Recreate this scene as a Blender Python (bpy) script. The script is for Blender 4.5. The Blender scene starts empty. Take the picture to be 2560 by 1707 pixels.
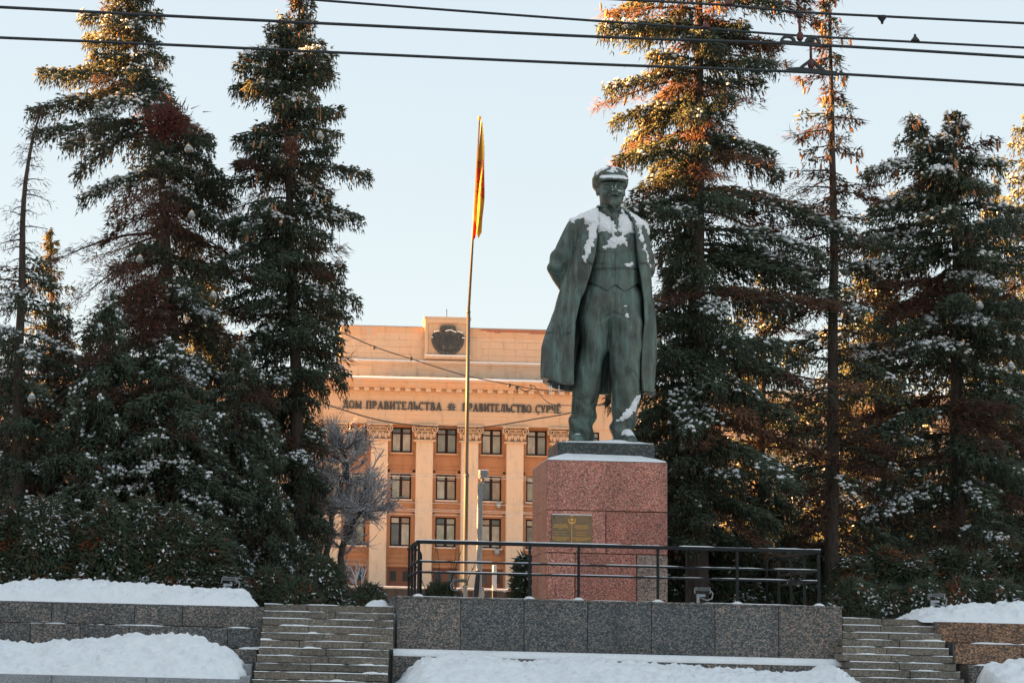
import bpy, bmesh, math, random
import numpy as np
from mathutils import Matrix, Vector

# ------------------------------------------------------------------ camera, sky, sun, exposure
random.seed(7)
RNG = np.random.default_rng(11)
scene = bpy.context.scene
COL = scene.collection
R = math.radians

EYE = 1.7
cam_data = bpy.data.cameras.new('camera')
cam_data.sensor_width = 36.0
cam_data.lens = 70.31
cam_data.clip_start = 0.2
cam_data.clip_end = 5000
cam = bpy.data.objects.new('camera', cam_data)
COL.objects.link(cam)
# the photograph is cropped from the right part of a wider frame: its optical axis meets it left of the middle
AXIS_X = 750
CAM_X = -4.24
cam_data.shift_x = (1280 - AXIS_X) / 2560
CAM_M = Matrix.Rotation(R(90 + 8.40), 4, 'X') @ Matrix.Rotation(R(1.38), 4, 'Z')
cam.matrix_world = Matrix.Translation((CAM_X, 0, EYE)) @ CAM_M
scene.camera = cam

SUN_EL, SUN_AZ = 12.0, -80.0            # degrees; azimuth from +Y, negative = to the left
sdir = Vector((math.sin(R(SUN_AZ)) * math.cos(R(SUN_EL)), math.cos(R(SUN_AZ)) * math.cos(R(SUN_EL)), math.sin(R(SUN_EL))))
world = bpy.data.worlds.new('World')
scene.world = world
world.use_nodes = True
wn, wl = world.node_tree.nodes, world.node_tree.links
bg = wn['Background']
sky = wn.new('ShaderNodeTexSky')
sky.sky_type = 'NISHITA'
sky.sun_disc = False
sky.sun_elevation = R(SUN_EL)
sky.sun_rotation = R(SUN_AZ)
sky.altitude = 100
sky.air_density = 1.0
sky.dust_density = 0.6
sky.ozone_density = 1.6
# winter haze evens the sky out and takes most of its colour
gam = wn.new('ShaderNodeGamma')
gam.inputs[1].default_value = 0.14
hsv = wn.new('ShaderNodeHueSaturation')
hsv.inputs['Saturation'].default_value = 2.2
tnt = wn.new('ShaderNodeMix')
tnt.data_type = 'RGBA'
tnt.blend_type = 'MULTIPLY'
tnt.inputs[0].default_value = 1.0
tnt.inputs[7].default_value = (1.0, 0.98, 0.95, 1)
wl.new(sky.outputs[0], gam.inputs[0])
wl.new(gam.outputs[0], hsv.inputs['Color'])
wl.new(hsv.outputs[0], tnt.inputs[6])
wl.new(tnt.outputs[2], bg.inputs[0])
bg.inputs[1].default_value = 0.085

sun_d = bpy.data.lights.new('sun', 'SUN')
sun_d.energy = 5.0
sun_d.angle = R(0.5)
sun_d.color = (1.0, 0.44, 0.12)
sun = bpy.data.objects.new('sun', sun_d)
COL.objects.link(sun)
sun.rotation_euler = sdir.to_track_quat('Z', 'Y').to_euler()
sun.location = (-60, 20, 60)

vs = scene.view_settings
vs.view_transform = 'Standard'
vs.look = 'None'
vs.exposure = 3.3
vs.gamma = 1.0
vs.use_curve_mapping = False

# ------------------------------------------------------------------ helpers
KP = 2560 / 2352


def at(x, y, Y):
    """point at depth Y seen at photo position x, y (photo 2352 wide)"""
    d = CAM_M.to_3x3() @ Vector(((x * KP - AXIS_X) / 5000, -(y * KP - 853.5) / 5000, -1))
    d *= Y / d.y
    return Vector((d.x + CAM_X, Y, d.z + EYE))


def hash3(ix, iy, iz):
    h = (ix.astype(np.int64) * 374761393 + iy.astype(np.int64) * 668265263 + iz.astype(np.int64) * 2147483647) & 0xFFFFFFFF
    h = ((h ^ (h >> 13)) * 1274126177) & 0xFFFFFFFF
    h = (h ^ (h >> 16)) & 0xFFFFFF
    return h.astype(np.float64) / 0xFFFFFF


def vnoise(x, y, z):
    x, y, z = np.broadcast_arrays(np.asarray(x, float), np.asarray(y, float), np.asarray(z, float))
    ix, iy, iz = np.floor(x), np.floor(y), np.floor(z)
    fx, fy, fz = x - ix, y - iy, z - iz
    fx, fy, fz = fx * fx * (3 - 2 * fx), fy * fy * (3 - 2 * fy), fz * fz * (3 - 2 * fz)
    r = 0
    for a in (0, 1):
        for b in (0, 1):
            for c in (0, 1):
                w = (fx if a else 1 - fx) * (fy if b else 1 - fy) * (fz if c else 1 - fz)
                r = r + w * hash3(ix + a, iy + b, iz + c)
    return r


def fbm(x, y, z, o=4):
    r, a, s, t = 0, 1, 1, 0
    for i in range(o):
        r = r + a * vnoise(x * s + 17.3 * i, y * s + 5.1 * i, z * s - 9.7 * i)
        t += a
        a *= .5
        s *= 2.03
    return r / t


def wpos(o):
    v = Vector((0, 0, 0))
    while o is not None:
        v += o.location
        o = o.parent
    return v


def link(o, parent=None):
    COL.objects.link(o)
    if parent is not None:
        o.location = o.location - wpos(parent)
        o.parent = parent
    return o


def np_mesh(name, V, F, mat=None, smooth=False, cols=None):
    """V (n,3); F (m,3) or (m,4)"""
    V = np.asarray(V, np.float32)
    F = np.asarray(F, np.int32)
    k = F.shape[1]
    me = bpy.data.meshes.new(name)
    me.vertices.add(len(V))
    me.vertices.foreach_set('co', V.ravel())
    me.loops.add(F.size)
    me.loops.foreach_set('vertex_index', F.ravel())
    me.polygons.add(len(F))
    me.polygons.foreach_set('loop_start', np.arange(0, F.size, k, dtype=np.int32))
    me.polygons.foreach_set('loop_total', np.full(len(F), k, np.int32))
    if smooth:
        me.polygons.foreach_set('use_smooth', np.ones(len(F), bool))
    if cols is not None:
        ca = me.color_attributes.new('Col', 'FLOAT_COLOR', 'POINT')
        c4 = np.ones((len(V), 4), np.float32)
        c4[:, :3] = cols
        ca.data.foreach_set('color', c4.ravel())
    me.update(calc_edges=True)
    if mat:
        me.materials.append(mat)
    return me


class MB:
    """collects boxes, prisms and tubes into one mesh"""

    def __init__(s):
        s.v, s.f, s.sm = [], [], []

    def add(s, v, f, sm=False):
        n = len(s.v)
        s.v += [tuple(p) for p in v]
        s.f += [tuple(i + n for i in q) for q in f]
        s.sm += [sm] * len(f)
        return s

    def box(s, x0, x1, y0, y1, z0, z1):
        v = [(x0, y0, z0), (x1, y0, z0), (x1, y1, z0), (x0, y1, z0), (x0, y0, z1), (x1, y0, z1), (x1, y1, z1), (x0, y1, z1)]
        return s.add(v, [(0, 3, 2, 1), (4, 5, 6, 7), (0, 1, 5, 4), (1, 2, 6, 5), (2, 3, 7, 6), (3, 0, 4, 7)])

    def cbox(s, x0, x1, y0, y1, z0, z1, c=.01):
        """box with chamfered edges"""
        lo, hi = (x0, y0, z0), (x1, y1, z1)
        c = min(c, .45 * min(hi[i] - lo[i] for i in range(3)))
        v, idx = [], {}
        for i in (0, 1):
            for j in (0, 1):
                for k in (0, 1):
                    b = (i, j, k)
                    for ax in range(3):
                        p = [(hi[m] if b[m] else lo[m]) for m in range(3)]
                        for m in range(3):
                            if m != ax:
                                p[m] += -c if b[m] else c
                        idx[(b, ax)] = len(v)
                        v.append(p)
        f = []
        cen = Vector(((x0 + x1) / 2, (y0 + y1) / 2, (z0 + z1) / 2))

        def face(q):
            pts = [Vector(v[i]) for i in q]
            n = (pts[1] - pts[0]).cross(pts[2] - pts[0])
            m = sum(pts, Vector()) / len(pts) - cen
            f.append(tuple(q) if n.dot(m) > 0 else tuple(reversed(q)))
        for ax in range(3):
            o = [m for m in range(3) if m != ax]
            for sd in (0, 1):
                q = []
                for a, b in ((0, 0), (1, 0), (1, 1), (0, 1)):
                    k = [0, 0, 0]
                    k[ax], k[o[0]], k[o[1]] = sd, a, b
                    q.append(idx[(tuple(k), ax)])
                face(q)
            for a in (0, 1):
                for b in (0, 1):
                    k0, k1 = [0, 0, 0], [0, 0, 0]
                    k0[ax], k1[ax] = 0, 1
                    for k in (k0, k1):
                        k[o[0]], k[o[1]] = a, b
                    k0, k1 = tuple(k0), tuple(k1)
                    face([idx[(k0, o[0])], idx[(k1, o[0])], idx[(k1, o[1])], idx[(k0, o[1])]])
        for i in (0, 1):
            for j in (0, 1):
                for k in (0, 1):
                    face([idx[((i, j, k), 0)], idx[((i, j, k), 1)], idx[((i, j, k), 2)]])
        return s.add(v, f)

    def tube(s, pts, r, n=8, cap=True, sm=True):
        pts = [Vector(p) for p in pts]
        rs = r if hasattr(r, '__len__') else [r] * len(pts)
        v, f = [], []
        up = None
        for i, p in enumerate(pts):
            t = (pts[min(i + 1, len(pts) - 1)] - pts[max(i - 1, 0)]).normalized()
            if up is None:
                up = Vector((0, 0, 1)) if abs(t.z) < .9 else Vector((1, 0, 0))
            a = t.cross(up).normalized()
            b = a.cross(t).normalized()
            up = b
            for k in range(n):
                an = 2 * math.pi * k / n
                v.append(p + (a * math.cos(an) + b * math.sin(an)) * rs[i])
        for i in range(len(pts) - 1):
            for k in range(n):
                k2 = (k + 1) % n
                f.append((i * n + k, i * n + k2, (i + 1) * n + k2, (i + 1) * n + k))
        if cap:
            f.append(tuple(reversed(range(n))))
            f.append(tuple((len(pts) - 1) * n + k for k in range(n)))
        return s.add(v, f, sm)

    def lathe(s, prof, c, n=16, sm=True):
        """prof [(r,z)], around the vertical through c"""
        v, f = [], []
        for r, z in prof:
            for k in range(n):
                a = 2 * math.pi * k / n
                v.append((c[0] + r * math.cos(a), c[1] + r * math.sin(a), c[2] + z))
        for i in range(len(prof) - 1):
            for k in range(n):
                k2 = (k + 1) % n
                f.append((i * n + k, i * n + k2, (i + 1) * n + k2, (i + 1) * n + k))
        f.append(tuple(reversed(range(n))))
        f.append(tuple((len(prof) - 1) * n + k for k in range(n)))
        return s.add(v, f, sm)

    def prism(s, poly, y0, y1):
        """polygon in x,z extruded along y (y0 front)"""
        n = len(poly)
        area = sum(poly[i][0] * poly[(i + 1) % n][1] - poly[(i + 1) % n][0] * poly[i][1] for i in range(n))
        if area < 0:
            poly = poly[::-1]
        v = [(x, y0, z) for x, z in poly] + [(x, y1, z) for x, z in poly]
        f = [tuple(range(n)), tuple(reversed(range(n, 2 * n)))]
        for i in range(n):
            j = (i + 1) % n
            f.append((j, i, n + i, n + j))
        return s.add(v, f)

    def stroke(s, p, q, w, y0, y1):
        d = Vector((q[0] - p[0], q[1] - p[1]))
        L = d.length
        d /= L
        nrm = Vector((-d.y, d.x)) * w / 2
        a, b = Vector(p), Vector(q)
        return s.prism([tuple(a + nrm), tuple(a - nrm), tuple(b - nrm), tuple(b + nrm)], y0, y1)

    def mesh(s, name, mat):
        me = bpy.data.meshes.new(name)
        me.from_pydata(s.v, [], s.f)
        me.polygons.foreach_set('use_smooth', np.array(s.sm, bool))
        me.update()
        if mat:
            me.materials.append(mat)
        return me

    def build(s, name, mat, parent=None):
        return link(bpy.data.objects.new(name, s.mesh(name, mat)), parent)


def obj(name, me, parent=None, loc=None, rotz=0, scale=None):
    o = bpy.data.objects.new(name, me)
    if loc is not None:
        o.location = loc
    if rotz:
        o.rotation_euler = (0, 0, rotz)
    if scale is not None:
        o.scale = scale
    return link(o, parent)


def tag(o, label=None, cat=None, group=None, kind=None):
    if label:
        o['label'] = label
    if cat:
        o['category'] = cat
    if group:
        o['group'] = group
    if kind:
        o['kind'] = kind
    return o


def thing(name, label, cat, loc=(0, 0, 0), group=None):
    o = bpy.data.objects.new(name, None)
    o.location = loc
    o.empty_display_size = .2
    COL.objects.link(o)
    return tag(o, label, cat, group)


# ------------------------------------------------------------------ materials
def new_mat(name, col=(.5, .5, .5), rough=.7, metal=0.0, spec=.5):
    m = bpy.data.materials.new(name)
    m.use_nodes = True
    b = m.node_tree.nodes['Principled BSDF']
    b.inputs['Base Color'].default_value = (*col, 1)
    b.inputs['Roughness'].default_value = rough
    b.inputs['Metallic'].default_value = metal
    b.inputs['Specular IOR Level'].default_value = spec
    return m


class NT:
    def __init__(s, m):
        s.m, s.n, s.l = m, m.node_tree.nodes, m.node_tree.links
        s.b = s.n['Principled BSDF']

    def pos(s, scale=(1, 1, 1), rot=(0, 0, 0)):
        g = s.n.new('ShaderNodeNewGeometry')
        mp = s.n.new('ShaderNodeMapping')
        mp.inputs['Scale'].default_value = scale
        mp.inputs['Rotation'].default_value = rot
        s.l.new(g.outputs['Position'], mp.inputs['Vector'])
        return mp.outputs[0]

    def noise(s, vec, scale, detail=4, rough=.55, dist=0):
        t = s.n.new('ShaderNodeTexNoise')
        t.inputs['Scale'].default_value = scale
        t.inputs['Detail'].default_value = detail
        t.inputs['Roughness'].default_value = rough
        t.inputs['Distortion'].default_value = dist
        s.l.new(vec, t.inputs['Vector'])
        return t.outputs[0]

    def voro(s, vec, scale, rnd=1.0):
        t = s.n.new('ShaderNodeTexVoronoi')
        t.inputs['Scale'].default_value = scale
        t.inputs['Randomness'].default_value = rnd
        s.l.new(vec, t.inputs['Vector'])
        return t

    def ramp(s, fac, stops, interp='LINEAR'):
        r = s.n.new('ShaderNodeValToRGB')
        r.color_ramp.interpolation = interp
        e = r.color_ramp.elements
        while len(e) < len(stops):
            e.new(.5)
        for i, (p, c) in enumerate(stops):
            e[i].position = p
            e[i].color = (*c, 1) if len(c) == 3 else c
        s.l.new(fac, r.inputs[0])
        return r.outputs[0]

    def mix(s, fac, a, b, mode='MIX'):
        t = s.n.new('ShaderNodeMix')
        t.data_type = 'RGBA'
        t.blend_type = mode
        for sock, v in ((t.inputs[0], fac), (t.inputs[6], a), (t.inputs[7], b)):
            if isinstance(v, (int, float)):
                sock.default_value = v
            elif isinstance(v, tuple):
                sock.default_value = (*v, 1)
            else:
                s.l.new(v, sock)
        return t.outputs[2]

    def col(s, c):
        s.l.new(c, s.b.inputs['Base Color'])

    def rough(s, c):
        s.l.new(c, s.b.inputs['Roughness'])

    def bump(s, h, strength=.3, dist=.02):
        t = s.n.new('ShaderNodeBump')
        t.inputs['Strength'].default_value = strength
        t.inputs['Distance'].default_value = dist
        s.l.new(h, t.inputs['Height'])
        s.l.new(t.outputs[0], s.b.inputs['Normal'])

    def sep(s, c):
        t = s.n.new('ShaderNodeSeparateColor')
        s.l.new(c, t.inputs[0])
        return t.outputs


G3 = lambda g: (g, g, g)


def granite(name, stops, scale, stretch, rot, blotch, rough=.45, tone=None):
    m = new_mat(name, rough=rough)
    t = NT(m)
    v = t.pos((1, 1, 1))
    wob = t.noise(v, 9, 2)
    mp = t.n.new('ShaderNodeVectorMath')
    mp.operation = 'ADD'
    sc = t.n.new('ShaderNodeVectorMath')
    sc.operation = 'SCALE'
    sc.inputs['Scale'].default_value = .05
    nz = t.n.new('ShaderNodeTexNoise')
    nz.inputs['Scale'].default_value = 6
    t.l.new(v, nz.inputs['Vector'])
    t.l.new(nz.outputs[1], sc.inputs[0])
    t.l.new(v, mp.inputs[0])
    t.l.new(sc.outputs[0], mp.inputs[1])
    m2 = t.n.new('ShaderNodeMapping')
    m2.inputs['Rotation'].default_value = rot
    m2.inputs['Scale'].default_value = stretch
    t.l.new(mp.outputs[0], m2.inputs['Vector'])
    vo = t.voro(m2.outputs[0], scale)
    ch = t.sep(vo.outputs['Color'])[0]
    c = t.ramp(ch, stops, 'CONSTANT')
    fine = t.noise(v, 60, 3, .7)
    c = t.mix(.55, c, t.ramp(fine, [(.3, G3(.45)), (.7, G3(1.5))]), 'MULTIPLY')
    big = t.noise(v, 1.1, 4, .6)
    c = t.mix(blotch, c, t.ramp(big, [(.3, G3(.55)), (.7, G3(1.35))]), 'MULTIPLY')
    damp = t.noise(t.pos((1.6, 1.6, .28)), .9, 5, .65, .3)
    c = t.mix(t.ramp(damp, [(.52, G3(0)), (.70, G3(.55))]), c, t.mix(.5, c, (.02, .018, .018)))
    if tone:
        # per-slab shade
        oi = t.n.new('ShaderNodeObjectInfo')
        c = t.mix(1.0, c, t.ramp(oi.outputs['Random'], tone), 'MULTIPLY')
    t.col(c)
    t.rough(t.ramp(big, [(.3, G3(rough - .1)), (.7, G3(rough + .2))]))
    t.bump(fine, .25, .004)
    return m


M = {}
M['granite_dark'] = granite('dark_granite', [(0, (.042, .050, .053)), (.34, (.085, .096, .10)), (.58, (.155, .158, .155)), (.76, (.33, .255, .21)), (.9, (.24, .19, .165))],
                            36, (1, 1, 1.6), (0, R(35), 0), .45, tone=[(0, (.72, .78, .82)), (.5, (1, 1, 1)), (1, (1.25, 1.14, 1.05))])
M['granite_brown'] = granite('brown_granite', [(0, (.06, .04, .03)), (.3, (.14, .08, .05)), (.6, (.29, .155, .085)), (.8, (.44, .25, .14))],
                             36, (1, 1, 1.6), (0, R(-20), 0), .5, tone=[(0, (.85, .8, .8)), (1, (1.1, 1.1, 1.1))])
M['granite_red'] = granite('red_granite', [(0, (.13, .07, .06)), (.16, (.33, .135, .10)), (.38, (.60, .215, .15)), (.70, (.75, .34, .25)), (.92, (.80, .48, .38))],
                           46, (1, 1, 1.5), (0, R(-30), 0), .5, tone=[(0, (.80, .70, .70)), (.5, (1, .94, .92)), (1, (1.08, 1.12, 1.10))])
M['granite_pale'] = granite('pale_granite', [(0, (.05, .05, .05)), (.22, (.22, .16, .13)), (.45, (.42, .28, .22)), (.75, (.52, .36, .29))],
                            46, (1, 1, 1.5), (0, R(-30), 0), .3)
M['granite_step'] = granite('step_granite', [(0, (.13, .118, .105)), (.30, (.20, .18, .152)), (.65, (.27, .24, .20)), (.88, (.36, .315, .26))],
                            52, (1, 1, 1.2), (0, 0, 0), .6, rough=.75, tone=[(0, (.88, .88, .86)), (.5, (1, .98, .95)), (1, (1.12, 1.06, 1.0))])
M['granite_plinth'] = granite('plinth_granite', [(0, (.03, .036, .036)), (.5, (.06, .068, .066)), (.85, (.10, .11, .10))], 30, (1, 1, 1), (0, 0, 0), .4)
M['kerb'] = granite('kerb_stone', [(0, (.25, .26, .27)), (.5, (.33, .34, .35)), (.85, (.4, .4, .4))], 60, (1, 1, 1), (0, 0, 0), .3, rough=.8)

m = M['snow'] = new_mat('snow', (.9, .92, .93), .65, spec=.3)
t = NT(m)
v = t.pos()
n1 = t.noise(v, 14, 5, .65)
n2 = t.noise(v, 2.3, 3)
t.col(t.ramp(n2, [(.3, (.84, .855, .865)), (.5, (.91, .92, .93)), (.7, (.93, .94, .95))]))
t.bump(n1, .8, .05)
m = M['snow_dirty'] = new_mat('trampled_snow', (.8, .8, .8), .7, spec=.3)
t = NT(m)
v = t.pos()
t.col(t.ramp(t.noise(v, 1.6, 5, .7), [(.35, (.6, .58, .55)), (.55, (.80, .81, .82)), (.8, (.85, .86, .87))]))
t.bump(t.noise(v, 9, 6, .7), .7, .05)

m = M['bronze'] = new_mat('patinated_bronze', (.05, .07, .065), .5, .25)
t = NT(m)
v = t.pos()
vst = t.pos((5.5, 5.5, .8))
st = t.noise(vst, 1.6, 5, .65, .4)
bl = t.noise(v, 2.2, 4, .6)
c = t.ramp(bl, [(.3, (.046, .052, .044)), (.5, (.080, .096, .082)), (.68, (.095, .145, .124))])
c = t.mix(t.ramp(st, [(.48, G3(0)), (.68, G3(.75))]), c, (.16, .26, .225))
c = t.mix(t.ramp(t.noise(vst, 2.4, 4, .6), [(.58, G3(0)), (.75, G3(.8))]), c, (.026, .020, .014))
c = t.mix(t.ramp(t.noise(vst, .9, 4, .7), [(.54, G3(0)), (.72, G3(.6))]), c, (.20, .22, .18))
t.col(c)
t.rough(t.ramp(st, [(.3, G3(.38)), (.7, G3(.62))]))
t.bump(t.noise(vst, 5, 4, .6), .25, .02)

m = M['bronze_dark'] = new_mat('emblem_bronze', (.05, .055, .057), .5, .2)
t = NT(m)
t.col(t.mix(t.ramp(t.noise(t.pos((6, 6, .8)), 1.0, 4), [(.55, G3(0)), (.75, G3(.7))]), (.045, .05, .052), (.13, .20, .19)))

# plaster
def plaster(name, c0, c1, peel=0.0):
    m = new_mat(name, c0, .85, spec=.2)
    t = NT(m)
    v = t.pos()
    c = t.mix(t.ramp(t.noise(v, .45, 5, .65), [(.35, G3(0)), (.7, G3(1))]), c0, c1)
    c = t.mix(t.ramp(t.noise(t.pos((2.2, 2.2, .35)), 1.0, 4, .7), [(.52, G3(0)), (.72, G3(.55))]), c, tuple(k * .62 for k in c0))
    if peel:
        c = t.mix(t.ramp(t.noise(v, 1.3, 6, .7), [(.57, G3(0)), (.60, G3(peel))]), c, (.42, .36, .31))
    t.col(c)
    t.bump(t.noise(v, 6, 4), .2, .02)
    return m


M['plaster'] = plaster('ochre_plaster', (.53, .385, .265), (.49, .385, .28))
M['plaster_col'] = plaster('pale_ochre_plaster', (.60, .455, .32), (.54, .45, .35), .35)
M['plaster_wall'] = plaster('deep_orange_plaster', (.41, .205, .108), (.36, .19, .102))
M['plaster_attic'] = plaster('worn_ochre_plaster', (.55, .395, .275), (.50, .395, .295))
M['plaster_peel'] = plaster('peeling_plaster', (.54, .34, .205), (.51, .36, .24), .95)
M['brick'] = new_mat('exposed_brick', (.34, .13, .08), .9)
M['wood_frame'] = new_mat('dark_brown_frame', (.022, .010, .010), .6, spec=.2)
M['door_wood'] = new_mat('brown_door', (.16, .055, .028), .55)
M['sheet_metal'] = new_mat('grey_sheet_metal', (.30, .32, .34), .5, .4)
M['dark_metal'] = new_mat('black_painted_steel', (.01, .011, .012), .55, 0, .3)
t = NT(M['dark_metal'])
t.col(t.ramp(t.noise(t.pos(), 26, 5, .7), [(.4, (.007, .009, .010)), (.62, (.016, .018, .019)), (.78, (.07, .075, .075))]))
M['grey_metal'] = new_mat('galvanised_steel', (.33, .36, .38), .45, .5)
t = NT(M['grey_metal'])
t.col(t.ramp(t.noise(t.pos((8, 8, 2)), 2, 5, .7), [(.3, (.24, .27, .29)), (.7, (.42, .45, .47))]))
M['pole'] = new_mat('brushed_pole_steel', (.11, .12, .115), .5, .35)
M['fence'] = new_mat('dark_grey_fence', (.028, .030, .036), .6)
M['white_paint'] = new_mat('white_paint', (.75, .77, .78), .5)
M['wire'] = new_mat('dark_cable', (.03, .034, .036), .6)
M['insul'] = new_mat('rusty_hanger', (.12, .035, .028), .6)
M['gold'] = new_mat('gilt', (.75, .40, .10), .4, .5)
M['plaque'] = new_mat('plaque_bronze', (.14, .105, .07), .42, .35)
t = NT(M['plaque'])
t.col(t.ramp(t.noise(t.pos(), 3, 4), [(.35, (.15, .13, .09)), (.65, (.29, .16, .075))]))
M['concrete'] = new_mat('grey_asphalt', (.055, .055, .056), .9)
GL = []  # pane tones hold curtains, the last an orange reflection put into the colour
for i, c in enumerate([(.34, .36, .28), (.22, .24, .20), (.44, .43, .36), (.10, .125, .125), (.32, .25, .17)]):
    g = new_mat('window_glass', c, .08, 0, .6)
    t = NT(g)
    t.col(t.mix(t.ramp(t.noise(t.pos((1, 1, .6)), 1.3 + .2 * i, 3), [(.35, G3(0)), (.7, G3(1))]), c, tuple(k * .62 for k in c)))
    GL.append(g)
M['glass_dark'] = new_mat('dark_glass', (.035, .04, .045), .06, 0, .6)

m = M['bark'] = new_mat('bark', (.07, .05, .04), .9)
t = NT(m)
v = t.pos((9, 9, 2))
t.col(t.ramp(t.noise(v, 2, 5, .7), [(.3, (.030, .024, .020)), (.6, (.085, .062, .048)), (.8, (.15, .12, .10))]))
t.bump(t.noise(v, 3, 5), .8, .05)
m = M['bark_grey'] = new_mat('grey_bark', (.09, .085, .08), .9)
t = NT(m)
v = t.pos((9, 9, 1.5))
t.col(t.ramp(t.noise(v, 2, 5, .7), [(.3, (.035, .036, .036)), (.6, (.10, .10, .095)), (.8, (.17, .165, .15))]))
t.bump(t.noise(v, 3, 5), .8, .05)


def leafy(name, rough=.6):
    m = new_mat(name, rough=rough, spec=.25)
    t = NT(m)
    a = t.n.new('ShaderNodeAttribute')
    a.attribute_name = 'Col'
    t.col(a.outputs['Color'])
    return m


M['needles'] = leafy('spruce_needles')
M['twigs'] = leafy('twigs', .8)
m = M['cone'] = new_mat('spruce_cone', (.30, .13, .055), .7)
t = NT(m)
t.col(t.ramp(t.noise(t.pos(), 40, 3), [(.3, (.28, .11, .045)), (.7, (.55, .28, .13))]))
M['bauble'] = new_mat('frosted_silver_ball', (.30, .30, .28), .22, .45)
t = NT(M['bauble'])
t.col(t.ramp(t.noise(t.pos(), 7, 4), [(.35, (.17, .165, .15)), (.65, (.38, .39, .37))]))
M['flag'] = new_mat('yellow_flag_cloth', (.88, .52, .03), .8)
M['flag_red'] = new_mat('red_flag_cloth', (.72, .05, .025), .8)
for k in ('flag', 'flag_red'):
    M[k].node_tree.nodes['Principled BSDF'].inputs['Sheen Weight'].default_value = .2

# ------------------------------------------------------------------ ground
def ground():
    ys = [-60, 0, 30, 33, 36.0, 40.62, 40.66, 44, 60, 80, 110, 150, 175, 300, 900, 2500]
    zs = [0, 0, 0, .1, .6, .6, 2.22, 2.24, 2.5, 2.9, 4.0, 4.9, 5.0, 5, 5, 5]
    xs = [-1500, -300, -80, -30, -12, -4, 0, 4, 12, 30, 80, 300, 1500]
    V = [(x, y, z) for y, z in zip(ys, zs) for x in xs]
    n = len(xs)
    F = [(j * n + i, j * n + i + 1, (j + 1) * n + i + 1, (j + 1) * n + i) for j in range(len(ys) - 1) for i in range(n - 1)]
    tag(obj('ground', np_mesh('ground', V, F, M['snow_dirty'])), kind='structure')
    b = MB()
    b.box(-400, 400, 6, 29.5, -.3, .004)
    tag(b.build('road', M['concrete']), kind='structure')


ground()


def mound(name, label, px, Ypk, yf, yb, base, group=None, lump=.06, steep=1.0, seed=0):
    """snow bank; px = crest in photo positions at depth Ypk"""
    pts = [at(x, y, Ypk) for x, y in px]
    X = np.array([p.x for p in pts])
    Z = np.array([p.z for p in pts])
    nx = int((X[-1] - X[0]) / .05) + 2
    ny = int((yb - yf) / .05) + 2
    gx = np.linspace(X[0], X[-1], nx)
    gy = np.linspace(yf, yb, ny)
    GX, GY = np.meshgrid(gx, gy, indexing='ij')
    top = np.interp(gx, X, Z)[:, None]
    u = np.where(GY < Ypk, (GY - yf) / (Ypk - yf), (yb - GY) / (yb - Ypk))
    sh = np.clip(u, 0, 1)
    sh = np.where(GY < Ypk, 1 - (1 - sh) ** (1.5 * steep), np.sqrt(sh))
    H = base + (top - base) * sh
    f1 = fbm(GX * 1.6 + seed, GY * 1.6, 0 * GX + seed, 3) - .5
    ch = fbm(GX * 6 + seed, GY * 6, 0 * GX + 3, 4)
    chunk = np.abs(ch - .5) * 2
    c2 = fbm(GX * 11 + seed * 2, GY * 8, 0 * GX + 21, 3)
    clod = np.clip((c2 - .52) / .10, 0, 1)
    H = H + (f1 * 2.2 * lump + (.35 - chunk) * lump * 1.5 + (clod - .4) * lump * .8 + (fbm(GX * 15, GY * 15, 0 * GX + 8, 2) - .5) * lump * .35) * np.clip(u * 4, 0, 1) * np.clip((top - base) * 4, 0, 1)
    H = np.maximum(H, base - .02)
    GX2 = GX + (fbm(GX * 3, GY * 3, 0 * GX + 40, 2) - .5) * .10
    V = np.stack([GX2, GY, H], -1).reshape(-1, 3)
    I = np.arange(nx * ny).reshape(nx, ny)
    F = np.stack([I[:-1, :-1], I[1:, :-1], I[1:, 1:], I[:-1, 1:]], -1).reshape(-1, 4)
    o = obj(name, np_mesh(name, V, F, M['snow'], smooth=True))
    return tag(o, label, 'snow bank', group)


mound('snow_bank', 'lumpy snow bank shovelled against the foot of the podium below its snow covered ledge',
      [(893, 1582), (915, 1566), (960, 1518), (1000, 1511), (1080, 1503), (1140, 1508), (1200, 1519), (1280, 1512), (1370, 1507), (1420, 1519), (1500, 1523), (1600, 1530),
       (1700, 1539), (1780, 1546), (1850, 1540), (1895, 1527), (1915, 1538), (1945, 1562), (1960, 1580)], 39.1, 35.6, 39.6, .55, seed=3)
mound('snow_bank', 'large rounded snow bank in front of the left wall behind the pale kerb',
      [(-60, 1476), (0, 1472), (70, 1479), (150, 1470), (250, 1465), (320, 1458), (365, 1461), (420, 1456), (470, 1469), (520, 1489), (550, 1512), (562, 1532), (572, 1556), (578, 1580)],
      38.9, 36.5, 40.0, .70, seed=9)
mound('snow_bank', 'snow bank at the right edge in front of the brown granite wall',
      [(2244, 1580), (2256, 1534), (2272, 1526), (2300, 1521), (2352, 1515), (2420, 1512)], 38.6, 36.2, 39.2, .55, seed=21)
mound('snow_bank', 'long snow bank lying on top of the left granite wall below the dark hedge',
      [(-60, 1349), (0, 1345), (60, 1334), (130, 1336), (190, 1332), (250, 1340), (330, 1338), (400, 1345), (480, 1352), (522, 1350), (555, 1358), (575, 1370), (592, 1390)],
      41.7, 40.55, 42.8, 2.27, steep=1.5, seed=31)
mound('snow_bank', 'snow bank lying on top of the brown right wall below the dark hedge',
      [(2072, 1421), (2085, 1414), (2110, 1402), (2160, 1393), (2230, 1388), (2300, 1386), (2352, 1389), (2420, 1388)], 41.6, 40.3, 42.8, 2.29, steep=1.5, seed=44)

# ------------------------------------------------------------------ podium, walls, stairs, kerb
SL = {}


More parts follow.
